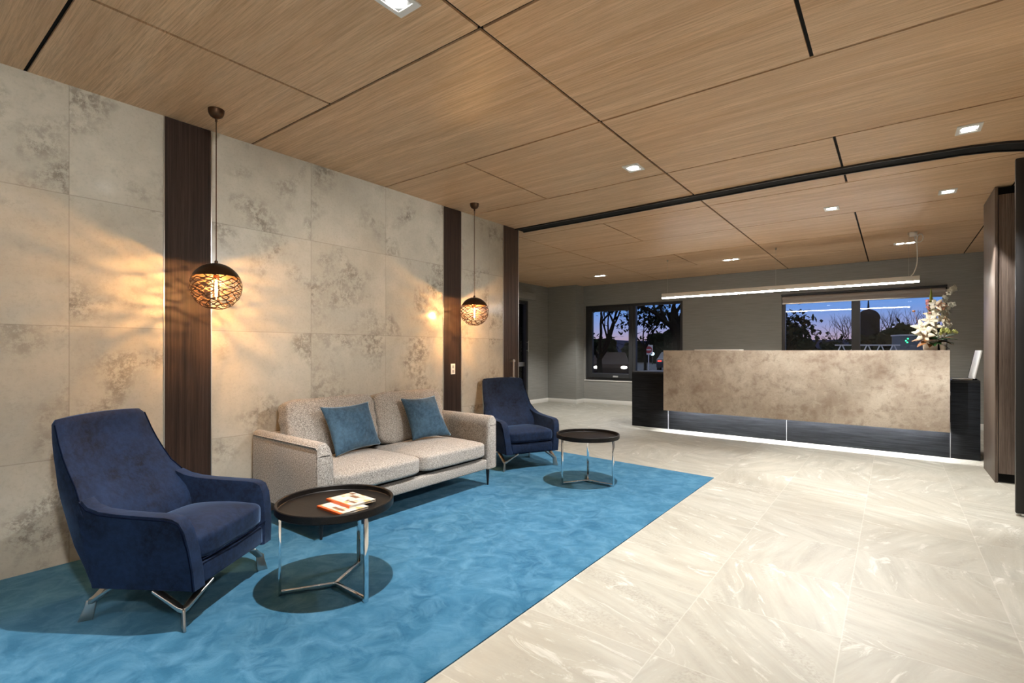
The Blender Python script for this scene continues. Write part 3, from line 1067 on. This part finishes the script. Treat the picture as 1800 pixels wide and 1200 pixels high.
# stone front panel: slab with side returns and a top
m = MB()
y0, y1 = -.175, -.145
m.box((.602, y0, .305), (3.872, y1, 1.207)); m.box((.602, y1, .305), (.632, .012, 1.207)); m.box((3.842, y1, .305), (3.872, .012, 1.207))
m.box((.602, y1, 1.177), (3.872, .20, 1.207))
m.build('front_panel', STONE, t, bevel=.002)
m = MB(); m.box((.632, -.145, .463), (3.842, .012, .478)); m.build('cavity_soffit', WHITE, t)
m = MB(); m.box((.66, -.062, .452), (3.82, -.044, .463)); m.build('led_strip', STRIP, t)
desk = t
def dk(x, y, z):
    c, s = math.cos(DA), math.sin(DA)
    return (.349 + x * c - y * s, 7.661 + x * s + y * c, z)

m = MB(); m.box((.0, .0, 0), (.62, .22, .012))
o = m.build('document_tray', PLAST, loc=dk(1.05, -.12, 1.2075), rot=(0, 0, DA), bevel=.003)
tag(o, 'flat pale ledge tray on the left part of the stone desk top', 'tray')

# monitor on the right end
t = thing('computer_monitor', 'silver screen with black edge tilted on the right end of the black desk', 'monitor', (4.425, 7.585, .876), R(3))
M_ = Matrix.Translation((0, 0, .012)) @ Matrix.Rotation(R(11), 4, 'Y')
m = MB(); m.box((0, 0, 0), (.014, .33, .325), M_); m.build('screen', WHITE, t, bevel=.003)
m = MB(); m.box((-.003, .33, -.004), (.017, .338, .329), M_); m.build('bezel', BLACK, t)
m = MB(); m.box((-.03, .04, 0), (.035, .30, .010)); m.build('foot', BLACK, t, bevel=.002)
m = MB(); m.box((0, 0, 0), (.17, .09, .016))  # white slab stands in for light reflected by the worktop's front edge
tag(m.build('edge_highlight', WHITE, loc=dk(3.895, .06, .874), rot=(0, 0, DA), bevel=.004), 'white slab standing in for the highlight on the black worktop edge beside the screen', 'edge_highlight')

# linear pendant above the desk
t = thing('linear_pendant', 'long white linear lamp hanging over the reception desk', 'linear lamp', (.650, 8.19, 0), R(-.7))
BLn = 3.328
m = MB(); m.box((0, -.03, 2.082), (BLn, .03, 2.146)); m.build('housing', WHITE, t, bevel=.002)
m = MB(); m.box((.004, -.026, 2.066), (BLn - .004, .026, 2.082)); m.build('diffuser', LEDW, t)
for x in (.09, 1.70, 3.22):
    m = MB(); m.tube([(x, 0, 2.146), (x, 0, H - .03)], .0012, 6); m.build('suspension_wire', ALU, t)
    m = MB(); m.lathe([(.012, 0), (.012, .03)], (x, 0, H - .03), 12); m.build('wire_anchor', ALU, t, smooth=True)
m = MB(); m.box((3.225, -.055, H - .055), (3.305, .0, H)); m.build('power_box', WHITE, t, bevel=.006)
m = MB()
cpts = [(3.28, -.03, 2.65), (3.285, -.03, 2.60), (3.31, -.03, 2.565), (3.345, -.03, 2.575), (3.36, -.03, 2.62), (3.345, -.03, 2.66), (3.315, -.03, 2.655), (3.30, -.03, 2.60), (3.30, -.03, 2.52), (3.303, -.02, 2.42), (3.300, -.015, 2.30), (3.27, 0, 2.19), (3.24, 0, 2.15)]
def smooth_path(p, n=5):
    out = []
    p = [Vector(q) for q in p]
    for i in range(len(p) - 1):
        a, b, c, d = p[max(0, i - 1)], p[i], p[i + 1], p[min(len(p) - 1, i + 2)]
        for k in range(n):
            u = k / n
            out.append(.5 * ((2 * b) + (c - a) * u + (2 * a - 5 * b + 4 * c - d) * u * u + (3 * b - a - 3 * c + d) * u ** 3))
    out.append(p[-1]); return out
m.tube(smooth_path(cpts), .006, 8); m.build('power_cable', WHITE, t, smooth=True)

# ---------------------------------------------------------------- vase and flowers
vx, vy, vz = dk(3.705, .00, 1.2075)
t = thing('vase', 'square-shouldered white ceramic vase holding flowers on the desk', 'vase', (vx, vy, vz))
m = MB(); m.lathe([(0, 0), (.060, 0), (.064, .006), (.072, .115), (.072, .120), (.066, .120), (.058, .02), (0, .015)], (0, 0, 0), 28); m.build('vase_body', CERAM, t, smooth=True)
m = MB(); m.lathe([(0, 0), (.026, 0), (.034, .09), (.032, .09), (.022, .01), (0, .01)], (0, 0, 0), 18)
tag(m.build('small_pot', CERAM, smooth=True, loc=dk(3.815, -.02, 1.2075)), 'small white pot right of the flower vase on the desk', 'pot')

LILY = m_leaf('cream_lily_petal', (.66, .60, .44), (.76, .71, .58), .5)
WHITEP = m_leaf('white_orchid_petal', (.78, .76, .64), (.86, .85, .76), .5)
PEACH = m_leaf('peach_rose_petal', (.85, .48, .30), (.88, .66, .50), .5)
PINK = m_leaf('pink_bud', (.55, .16, .17), (.75, .42, .38), .5)
YELLOWG = m_leaf('yellow_green_bud', (.45, .50, .12), (.68, .68, .25), .5)
GREEN = m_leaf('dark_green_leaf', (.012, .05, .012), (.04, .13, .03))
LIME = m_leaf('lime_spear_leaf', (.22, .26, .03), (.42, .46, .10))
RUST = m_leaf('rust_leaf', (.20, .07, .02), (.42, .20, .07))
STEMM = m_leaf('stem_green', (.06, .09, .02), (.12, .16, .05))
bq = thing('flower_bouquet', 'tall bouquet of cream lilies and white orchids in the desk vase', 'flowers', (vx, vy, vz + .10))
rngf = random.Random(5)
def petal(m, o, d, up, L, W, curl, n=6, fold=.25):
    """a curved petal/leaf from o along d; up = outward-bending side"""
    d = d.normalized(); s = d.cross(up).normalized(); nrm = s.cross(d)
    rows_ = []
    for i in range(n + 1):
        f = i / n
        w = W * math.sin(math.pi * min(max(f * .92 + .06, 0), 1)) ** .8
        c = o + d * (L * f) + nrm * (curl * L * f * f)
        rows_.append([c - s * w + nrm * (fold * w), c - nrm * .001, c + s * w + nrm * (fold * w)])
    vs = [[m.bm.verts.new(p) for p in r] for r in rows_]
    for a, b in zip(vs[:-1], vs[1:]):
        m._f([a[0], a[1], b[1], b[0]]); m._f([a[1], a[2], b[2], b[1]])
def solidify(o, th=.0012):
    s = o.modifiers.new('thick', 'SOLIDIFY'); s.thickness = th
    return o
# the bouquet frame: X runs right in view, Z up; give each flower a position relative to the vase mouth
FR = Matrix.Rotation(.6473, 3, 'Z')
def W(x, y, z): return FR @ Vector((x, y, z))
def stem(p, r=.0028, mat=STEMM, bend=.03):
    m = MB(); p = Vector(p); q = Vector((0, 0, -.06)); c = (p + q) / 2 + Vector((p.x * .1, p.y * .1, bend))
    m.tube(smooth_path([q, c, p - p.normalized() * .004], 5), r, 6)
    return m
def lily(p, face, size=.075, mat=LILY, name='lily'):
    face = face.normalized(); m = MB()
    a = face.orthogonal().normalized(); b = face.cross(a)
    for k in range(6):
        th = 2 * math.pi * (k + .5 * rngf.random() * .3) / 6
        rad = a * math.cos(th) + b * math.sin(th)
        d = (face * .75 + rad * .75)
        petal(m, Vector(p), d, face, size * (1 if k % 2 else .92), size * .24, -.55, 7, .2)
    o = solidify(m.build(name, mat, bq, smooth=True, angle=180))
    s = MB()
    for k in range(5):
        th = 2 * math.pi * k / 5
        rad = a * math.cos(th) + b * math.sin(th)
        e = Vector(p) + face * size * .62 + rad * size * .16
        s.tube([Vector(p), Vector(p) + face * size * .35, e], .0009, 5); s.softbox(e, (.0022, .0022, .004), 3, 2)
    s.build('stamens', RUST, o)
    return o
def orchid(m, p, face, size):
    face = face.normalized(); a = face.orthogonal().normalized(); b = face.cross(a)
    ph = rngf.random() * 6
    for k in range(5):
        th = 2 * math.pi * k / 5 + ph
        rad = a * math.cos(th) + b * math.sin(th)
        petal(m, Vector(p), rad + face * .35, face, size, size * .42, -.25, 5, .15)
def front(x, z): return W(x * 1.2 + rngf.uniform(-.15, .15), -1, z)
# lilies
for x, y, z, fx, fz, sz in ((-.035, -.05, .165, -.5, .35, .105), (.055, -.07, .230, .25, .55, .105), (-.115, -.03, .150, -.8, .4, .100), (-.110, -.05, .080, -.9, .0, .105), (.110, -.03, .290, .6, .5, .090), (-.01, -.03, .30, -.6, .5, .075), (.105, -.06, .20, .6, .3, .085), (-.055, -.06, .225, -.5, .6, .085), (.020, -.05, .405, -.35, .5, .085), (.100, -.05, .375, .55, .5, .085)):
    p = W(x, y, z)
    st = stem(p); s_ = st.build('stem', STEMM, bq, smooth=True)
    lily(p, W(fx, -.85, fz), sz)
# big peach rose and white hydrangea-like bloom
p = W(.055, -.05, .395)
stem(p).build('stem', STEMM, bq, smooth=True)
m = MB()
for k in range(22):
    th = k * 2.4; e = .25 + .045 * k
    d = Vector((math.cos(th) * e, -1.1 + .035 * k, math.sin(th) * e))
    petal(m, p, FR @ d, FR @ Vector((0, -1, 0)), .045 + .0012 * k, .024, .2, 5, .3)
solidify(m.build('peach_rose', PEACH, bq, smooth=True, angle=180))
m = MB()
for x, z in ((-.005, .42), (.02, .445), (-.02, .40), (.0, .375), (.05, .345), (.095, .40), (.10, .36), (.075, .335), (.03, .34)):
    orchid(m, W(x, -.04 + rngf.uniform(-.02, .02), z), front(x - .04, .3), .036)
solidify(m.build('white_bloom_cluster', WHITEP, bq, smooth=True, angle=180))
# orchid sprays
def spray(pts_, size, mat, name, nflow):
    pts_ = [W(*q) for q in pts_]
    path = smooth_path([Vector((0, 0, -.06))] + pts_, 6)
    m = MB(); m.tube(path, .0024, 6); o = m.build('stem', STEMM, bq, smooth=True)
    m = MB(); n_ = len(path)
    for k in range(nflow):
        f = .45 + .55 * k / (nflow - 1)
        q = path[min(n_ - 1, int(f * (n_ - 1)))]
        q = q + W(rngf.uniform(-.016, .016), rngf.uniform(-.02, 0), rngf.uniform(-.012, .012))
        orchid(m, q, W(rngf.uniform(-.7, .7), -1, rngf.uniform(-.2, .5)), size * rngf.uniform(.8, 1.15))
    solidify(m.build(name, mat, bq, smooth=True, angle=180))
spray([(.06, -.02, .22), (.115, -.02, .42), (.155, -.03, .53), (.205, -.03, .585), (.235, -.03, .600)], .036, WHITEP, 'white_orchid_spray', 13)
spray([(.07, -.03, .18), (.13, -.04, .33), (.165, -.05, .40), (.205, -.05, .425)], .034, WHITEP, 'white_orchid_spray', 10)
spray([(.03, -.06, .06), (.09, -.09, .10), (.15, -.10, .11), (.20, -.10, .10)], .024, YELLOWG, 'yellow_orchid_spray', 10)
spray([(.02, -.05, .10), (.06, -.08, .15), (.10, -.09, .17), (.13, -.09, .19)], .024, WHITEP, 'white_orchid_spray', 10)
spray([(-.01, -.06, .05), (-.0, -.10, .06), (.03, -.12, .08), (.06, -.12, .075)], .024, WHITEP, 'white_orchid_spray', 9)
spray([(.0, -.09, .05), (.01, -.13, .10), (.03, -.14, .125), (.06, -.14, .13)], .022, YELLOWG, 'yellow_orchid_spray', 11)
spray([(-.03, -.02, .2), (-.055, -.02, .36), (-.06, -.02, .43), (-.05, -.02, .47)], .019, PINK, 'pink_orchid_spray', 9)
# thin seed-head twig at left
p = W(-.205, -.02, .345)
stem(p, .0018, STEMM, .0).build('twig', RUST, bq, smooth=True)
m = MB(); m.softbox(p, (.015, .015, .012), 2.4, 4, wr=.003); m.build('seed_head', RUST, bq, smooth=True)
# spear leaves
m = MB()
for x, y, z, w in ((-.020, -.02, .60, .030), (.006, .0, .57, .022), (.022, .0, .50, .016)):
    q = W(x, y, z); petal(m, Vector((x * .3, y, -.05)), q - Vector((x * .3, y, -.05)), W(0, -1, 0), (q - Vector((x * .3, y, -.05))).length, w, .02, 10, .25)
solidify(m.build('spear_leaf', LIME, bq, smooth=True, angle=180))
m = MB()
for x, z, L, w in ((-.17, .25, .23, .010), (-.14, .20, .22, .012), (-.20, .10, .2, .012)):
    q = W(x, -.05, z); petal(m, Vector((0, 0, 0)), q, W(0, -1, .2), L, w, .15, 8, .25)
solidify(m.build('thin_leaf', LIME, bq, smooth=True, angle=180))
m = MB()
for x, y, z, L, w, cu in ((.22, -.05, .12, .29, .036, -.15), (.25, -.02, .09, .30, .034, -.25), (.22, -.08, .16, .24, .026, -.2), (-.03, -.14, .10, .17, .04, -.3), (.07, -.14, .09, .18, .04, -.3), (.20, -.06, .05, .22, .032, -.3), (.0, -.12, .03, .13, .045, -.45), (-.05, -.12, .02, .13, .045, -.5), (.06, -.12, .02, .14, .045, -.5), (.13, -.1, .0, .17, .03, -.45), (-.12, .06, .12, .18, .03, -.2), (.1, .1, .15, .2, .03, -.2)):
    q = W(x, y, z); petal(m, Vector((0, 0, -.01)), q, W(0, -.2, 1), L, w, cu, 8, .25)
solidify(m.build('green_leaf', GREEN, bq, smooth=True, angle=180))
m = MB()
for x, y, z, L, w, cu in ((-.16, -.08, .01, .23, .034, -.35), (-.13, -.12, .05, .22, .034, -.3), (-.20, -.06, .06, .25, .030, -.3), (-.19, -.10, .14, .24, .024, -.2), (.15, -.1, .03, .20, .040, -.4), (.14, -.12, .10, .20, .032, -.3), (.12, -.1, -.01, .15, .03, -.4), (-.08, -.1, -.02, .13, .03, -.4), (-.05, -.06, .12, .14, .03, -.1), (.0, -.08, .13, .15, .025, -.1)):
    q = W(x, y, z); petal(m, Vector((0, 0, 0)), q, W(0, -.3, 1), L, w, cu, 8, .25)
solidify(m.build('rust_leaf', RUST, bq, smooth=True, angle=180))

# ---------------------------------------------------------------- outside at dusk
GROUND = NT('asphalt'); GROUND.P(Base_Color=GROUND.mix(GROUND.noise(GROUND.coord(), .8, 4), (.010, .011, .014), (.022, .024, .030)), Roughness=.8); GROUND = GROUND.m
DARKLEAF = m_leaf('night_foliage', (.004, .006, .004), (.010, .014, .008), .8)
BARK = m_leaf('dark_bark', (.006, .005, .005), (.014, .012, .010), .9)
HILLM = m_leaf('far_hill', (.012, .016, .040), (.020, .024, .055), 1.0)
m = MB(); m.box((-260, YB + .2, -.30), (260, 420, -.12)); struct('ground', m, GROUND)
m = MB(); m.box((-40, YB + .2, -.12), (40, 11.9, -.06)); struct('terrace', m, GROUND)
rngh = random.Random(3)
m = MB(); prev = None
for i in range(81):
    x = -420 + 10.5 * i
    z = 9 + 5 * noise.noise(Vector((x * .006, 3, 0))) + 2.5 * noise.noise(Vector((x * .02, 9, 0)))
    y = 330 + 25 * math.sin(x * .01)
    v = [m.bm.verts.new(q) for q in ((x, y, -1), (x, y + 30, z), (x, y + 90, z * .6))]
    if prev:
        m._f([prev[0], v[0], v[1], prev[1]]); m._f([prev[1], v[1], v[2], prev[2]])
    prev = v
struct('hills', m, HILLM, smooth=True)

def branchy(m, p, d, L, r, depth, rng, tips, spread=.6, kids=(2, 3), up=.15):
    pts_ = [p]; q = p.copy(); dd = d.normalized()
    n_ = 4
    for i in range(n_):
        dd = (dd + Vector((rng.uniform(-1, 1), rng.uniform(-1, 1), rng.uniform(-.6, 1) * 1 + up)) * .16).normalized()
        q = q + dd * (L / n_); pts_.append(q.copy())
    r1 = r * (.62 if depth else .3)
    m.tube(pts_, [r + (r1 - r) * i / n_ for i in range(n_ + 1)], 6 if r > .02 else 4)
    if depth == 0:
        tips.append((q, dd)); return
    for k in range(rng.randint(*kids)):
        nd = (dd + Vector((rng.uniform(-1, 1), rng.uniform(-1, 1), rng.uniform(-.5, 1))) * spread).normalized()
        st_ = pts_[-1] if k == 0 else pts_[rng.randint(2, n_)]
        branchy(m, st_, nd, L * rng.uniform(.62, .85), r1 * .9, depth - 1, rng, tips, spread, kids, up)

def leaves(m, tips, n, s, rng, sp):
    for (q, d) in tips:
        for k in range(n):
            o = q + Vector((rng.gauss(0, 1), rng.gauss(0, 1), rng.gauss(0, .8))) * sp
            dv = Vector((rng.uniform(-1, 1), rng.uniform(-1, 1), rng.uniform(-1, .4)))
            petal(m, o, dv, Vector((0, .1, 1)), s * rng.uniform(.7, 1.3), s * .28, -.1, 2, .1)

def tree(name, label, base, h, r, depth, seed, leafn=0, leafs=.1, sp=.25, spread=.6, first=None, up=.15, trunk=.4, group='trees outside the windows'):
    t = thing(name, label, 'tree', base, 0, group)
    rng = random.Random(seed); m = MB(); tips = []
    if first:
        pts_ = [Vector(q) for q in first[0]]
        m.tube(smooth_path(pts_, 4), [first[1] + (first[2] - first[1]) * i / (4 * (len(pts_) - 1)) for i in range(4 * (len(pts_) - 1) + 1)], 8)
        for (q, d, L, rr, dep) in first[3]:
            branchy(m, Vector(q), Vector(d), L, rr, dep, rng, tips, spread, (2, 3), up)
    else:
        m.tube([(0, 0, -.3), (0.02, 0, h * trunk * .5), (0, .02, h * trunk)], [r * 1.2, r, r * .85], 8)
        for k in range(4):
            a = 2 * math.pi * (k + rng.random() * .5) / 4
            branchy(m, Vector((0, .02, h * trunk)), Vector((math.cos(a) * .7, math.sin(a) * .7, 1)), h * .28, r * .6, depth, rng, tips, spread, (2, 3), up)
    m.build('trunk', BARK, t, smooth=True)
    if leafn:
        m = MB(); leaves(m, tips, leafn, leafs, rng, sp); m.build('foliage', DARKLEAF, t)
    return t
G0 = -.25
tree('bare_tree', 'large bare tree with spreading limbs at the right of the left window', (-.66, 12.95, G0), 4, .12, 4, 21, spread=.75,
     first=([(0, 0, -.2), (0.02, 0, .9), (-.03, 0, 1.65), (-.13, 0, 2.02), (-.22, -.05, 2.22)], .20, .12, [
         ((-.15, 0, 2.05), (-.75, -.35, .5), .62, .085, 4), ((-.05, 0, 1.9), (.15, .0, 1), .55, .08, 4), ((-.2, 0, 2.2), (-.1, 0, 1), .5, .07, 4), ((-.1, 0, 2.1), (.5, .3, .8), .55, .06, 4)]))
tree('leafy_tree', 'dark leafy tree filling the left pane of the left window', (-3.0, 13.0, G0), 4.0, .09, 3, 8, 60, .12, .26, trunk=.30)
tree('leafy_tree', 'small dark leafy tree in the middle distance of the left window', (-4.75, 20.6, G0), 3.1, .07, 2, 14, 22, .22, .28, trunk=.5)
tree('leafy_tree', 'dark leafy tree at the left edge of the right window', (-.55, 28.3, G0), 3.2, .10, 2, 31, 20, .30, .35, trunk=.35)
tree('bare_tree', 'small bare tree left of the mullion in the right window', (-.3, 71.7, G0), 5.6, .12, 4, 41, spread=.6, trunk=.4)
tree('bare_tree', 'smallest distant bare tree left in the right window', (-2.4, 82.9, G0), 5.0, .12, 4, 44, spread=.6, trunk=.4)
tree('bare_tree', 'broad bare tree right of the domed tower', (2.9, 74.0, G0), 6.0, .16, 4, 51, spread=.85, trunk=.3)
tree('bare_tree', 'broad bare tree furthest right, behind the flowers', (5.4, 73.0, G0), 6.0, .16, 4, 57, spread=.85, trunk=.3)
# dense hedge trees that make the black band along the horizon
def hedge_tree(x, y, z, w, h, seed):
    m = MB(); rng = random.Random(seed)
    for k in range(16):
        c = Vector((rng.uniform(-w, w) * .8, rng.uniform(-1, 1), h * rng.uniform(.25, .85)))
        s_ = rng.uniform(.5, .9)
        m.softbox(c, (w * .35 * s_, 1.5 * s_, h * .24 * s_), 2.2, 4, wr=.25, seed=seed + k)
    m.box((-w * .8, -.6, 0), (w * .8, .6, h * .55))
    leaves(m, [(Vector((rng.uniform(-w, w), rng.uniform(-1, 1), h * rng.uniform(.6, 1.0))), None) for _ in range(26)], 5, .5, rng, .35)
    return tag(m.build('hedge_tree', DARKLEAF, loc=(x, y, z)), 'dense black hedge tree on the horizon line outside the windows', 'tree', 'hedge trees along the horizon')
for i, x in enumerate(range(-34, 16, 5)):
    hedge_tree(x, 52 + (4 if i % 2 else 0), G0, 3.1, 3.3 + .4 * math.sin(i * 1.7), 70 + i)

# domed tower
t = thing('domed_tower', 'dark round tower with dome and spire behind the right window', 'tower', (-1.02, 146.8, G0))
DT = m_leaf('tower_night', (.010, .010, .014), (.016, .016, .022), .8)
m = MB(); m.lathe([(2.2, 0), (2.2, 9.0)], (0, 0, 0), 24); m.build('tower_body', DT, t, smooth=True)
m = MB(); m.lathe([(2.35 * math.cos(R(a)), 9.0 + 2.35 * math.sin(R(a))) for a in range(0, 91, 9)], (0, 0, 0), 24); m.build('dome', DT, t, smooth=True)
m = MB(); m.lathe([(.28, 11.2), (.2, 12.2), (.03, 14.6)], (0, 0, 0), 10); m.build('spire', DT, t, smooth=True)

# no-entry sign
t = thing('no_entry_sign', 'square white no entry sign on a pole outside the left window', 'road sign', (-7.9, 28.83, G0), R(15))
SIGNW = plain('sign_white', (.55, .53, .52), .4); SIGNR = plain('sign_red', (.30, .02, .025), .4)
m = MB(); m.tube([(0, .03, -.2), (0, .03, 1.85)], .03, 10); m.build('pole', ALU, t)
m = MB(); m.box((-.24, 0, 1.22), (.24, .015, 1.80)); m.build('sign_plate', SIGNW, t)
m = MB(); m.rings([[(.21 * math.cos(2 * math.pi * k / 32), y, 1.52 + .21 * math.sin(2 * math.pi * k / 32)) for k in range(32)] for y in (0, -.006)]); m.build('red_disc', SIGNR, t)
m = MB(); m.box((-.15, -.009, 1.485), (.15, -.006, 1.555)); m.build('white_bar', SIGNW, t)
# cars
def car(name, label, loc, rz, paint, head, tail):
    t = thing(name, label, 'car', loc, rz)
    # x forward; profile extruded across y
    prof = [(-2.1, .35), (-2.12, .75), (-1.95, .92), (-1.5, .98), (-.95, 1.36), (.25, 1.38), (1.0, .98), (1.9, .84), (2.1, .66), (2.12, .35)]
    m = MB()
    rg = []
    for y, k in ((-.84, .0), (-.80, .02), (.80, .02), (.84, 0)):
        rg.append([(x * (1 - .01 * (abs(y) > .82)), y * (.86 if z > 1.2 else 1), z) for x, z in prof])
    m.rings(rg); m.build('body', paint, t, bevel=.05)
    m = MB()
    for s in (-1, 1):
        m.prism([(-1.35, s * .846, 1.0), (-.9, s * .74, 1.30), (.2, s * .74, 1.32), (.8, s * .846, 1.0)], [(-1.35, s * .85, 1.0), (-.9, s * .75, 1.30), (.2, s * .75, 1.32), (.8, s * .85, 1.0)])
    m.build('side_window', BLACK, t)
    for x in (-1.35, 1.35):
        for s in (-.78, .78):
            m = MB(); m.rings([[(x + .32 * math.cos(2 * math.pi * k / 20), s + dy, .32 + .32 * math.sin(2 * math.pi * k / 20)) for k in range(20)] for dy in (-.1, .1)]); m.build('wheel', MATTEBLACK, t, smooth=True, angle=40)
    for s in (-.62, .62):
        m = MB(); m.softbox((2.08, s, .68), (.05, .14, .06), 3, 3); m.build('headlamp', head, t)
        m = MB(); m.softbox((-2.10, s, .78), (.03, .13, .05), 3, 3); m.build('tail_lamp', tail, t)
    return t
HEADL = emit('headlamp_lit', (1, .97, .9), 14); TAILL = emit('tail_lamp_lit', (1, .04, .03), 2.5); OFFL = plain('lamp_off', (.2, .2, .2), .2)
SILV = plain('brown_car_paint', (.022, .013, .011), .7, 0, .1); DKP = plain('dark_car_paint', (.012, .014, .025), .3)
car('car', 'brownish car with headlamps lit, seen in the left pane of the left window', (-7.74, 23.43, G0), math.atan2(-23.43, 3.713 + 7.74) , SILV, HEADL, OFFL)
car('car', 'dark car with red tail lamp lit beside the no entry sign', (-8.35, 34.6, G0), R(100), DKP, OFFL, TAILL)
# street lamp
t = thing('street_lamp', 'low street lamp with bluish white light behind the no entry sign', 'street lamp', (-15.33, 48.28, G0))
m = MB(); m.tube([(0, 0, 0), (0, 0, 1.05)], .05, 8); m.build('pole', BLACK, t)
m = MB(); m.softbox((0, 0, 1.16), (.16, .16, .14), 2.2, 4); m.build('lamp', emit('street_lamp_lit', (.45, .8, 1.0), 18), t, smooth=True)
# white truss barrier
t = thing('truss_barrier', 'white zigzag truss barrier low in the right window', 'barrier', (1.87, 23.68, 0), math.atan2(25.23 - 23.68, 3.92 - 1.87))
LB = math.hypot(25.23 - 23.68, 3.92 - 1.87)
m = MB(); m.box((0, -.02, 1.41), (LB, .02, 1.45)); m.box((0, -.02, .98), (LB, .02, 1.02)); m.build('rail', SIGNW, t)
m = MB(); nz = 5
for k in range(nz):
    a = LB * (k + .05) / nz; b = LB * (k + .5) / nz; c = LB * (k + .95) / nz
    m.tube([(a, 0, 1.0), (b - .03, 0, 1.42)], .022, 6); m.tube([(b + .03, 0, 1.42), (c, 0, 1.0)], .022, 6)
m.build('diagonal', SIGNW, t)
m = MB()
for x in (.1, LB - .1): m.tube([(x, 0, G0), (x, 0, 1.0)], .03, 8)
m.build('post', SIGNW, t)
# site cabin with green lamps
t = thing('site_cabin', 'grey cabin with small green lights behind the flower vase', 'cabin', (4.25, 37.8, G0), R(20))
m = MB(); m.box((-.22, 0, 0), (.9, 1.2, 2.35)); m.build('cabin_body', plain('cabin_grey', (.10, .11, .12), .6), t)
m = MB(); m.box((-.26, -.05, 2.35), (.95, 1.25, 2.42)); m.build('roof', SIGNW, t)
GRN = emit('green_indicator', (.05, 1, .4), 2.5)
for x, z in ((.05, 2.05), (.15, 2.17), (.12, 1.95)):
    m = MB(); m.softbox((x, -.02, z), (.04, .02, .04), 3, 2); m.build('green_light', GRN, t)

# ---------------------------------------------------------------- world: dusk sky
w = bpy.data.worlds.new('dusk_sky'); SC.world = w; w.use_nodes = True
nt = w.node_tree; bg = nt.nodes['Background']
tc = nt.nodes.new('ShaderNodeTexCoord'); sp = nt.nodes.new('ShaderNodeSeparateXYZ'); rp = nt.nodes.new('ShaderNodeValToRGB')
nt.links.new(tc.outputs['Generated'], sp.inputs[0]); nt.links.new(sp.outputs['Z'], rp.inputs[0]); nt.links.new(rp.outputs[0], bg.inputs[0])
els = rp.color_ramp.elements
for p_, c_ in ((.0, (.46, .31, .38)), (.022, (.44, .34, .47)), (.045, (.28, .33, .62)), (.075, (.15, .31, .72)), (.13, (.10, .26, .70)), (1.0, (.02, .06, .24))):
    e = els.new(p_); e.color = (*c_, 1)
els.remove(els[0]); els.remove(els[-1])
bg.inputs[1].default_value = 1.0

# ---------------------------------------------------------------- view
SC.view_settings.view_transform = 'Standard'
SC.view_settings.look = 'None'
SC.view_settings.exposure = 0.18
SC.view_settings.gamma = 1.0
SC.view_settings.use_curve_mapping = False
SC.cycles.max_bounces = 8
SC.cycles.diffuse_bounces = 5
SC.cycles.glossy_bounces = 4
SC.cycles.transparent_max_bounces = 16
SC.cycles.sample_clamp_indirect = 6.0
SC.cycles.caustics_reflective = False
SC.cycles.caustics_refractive = False
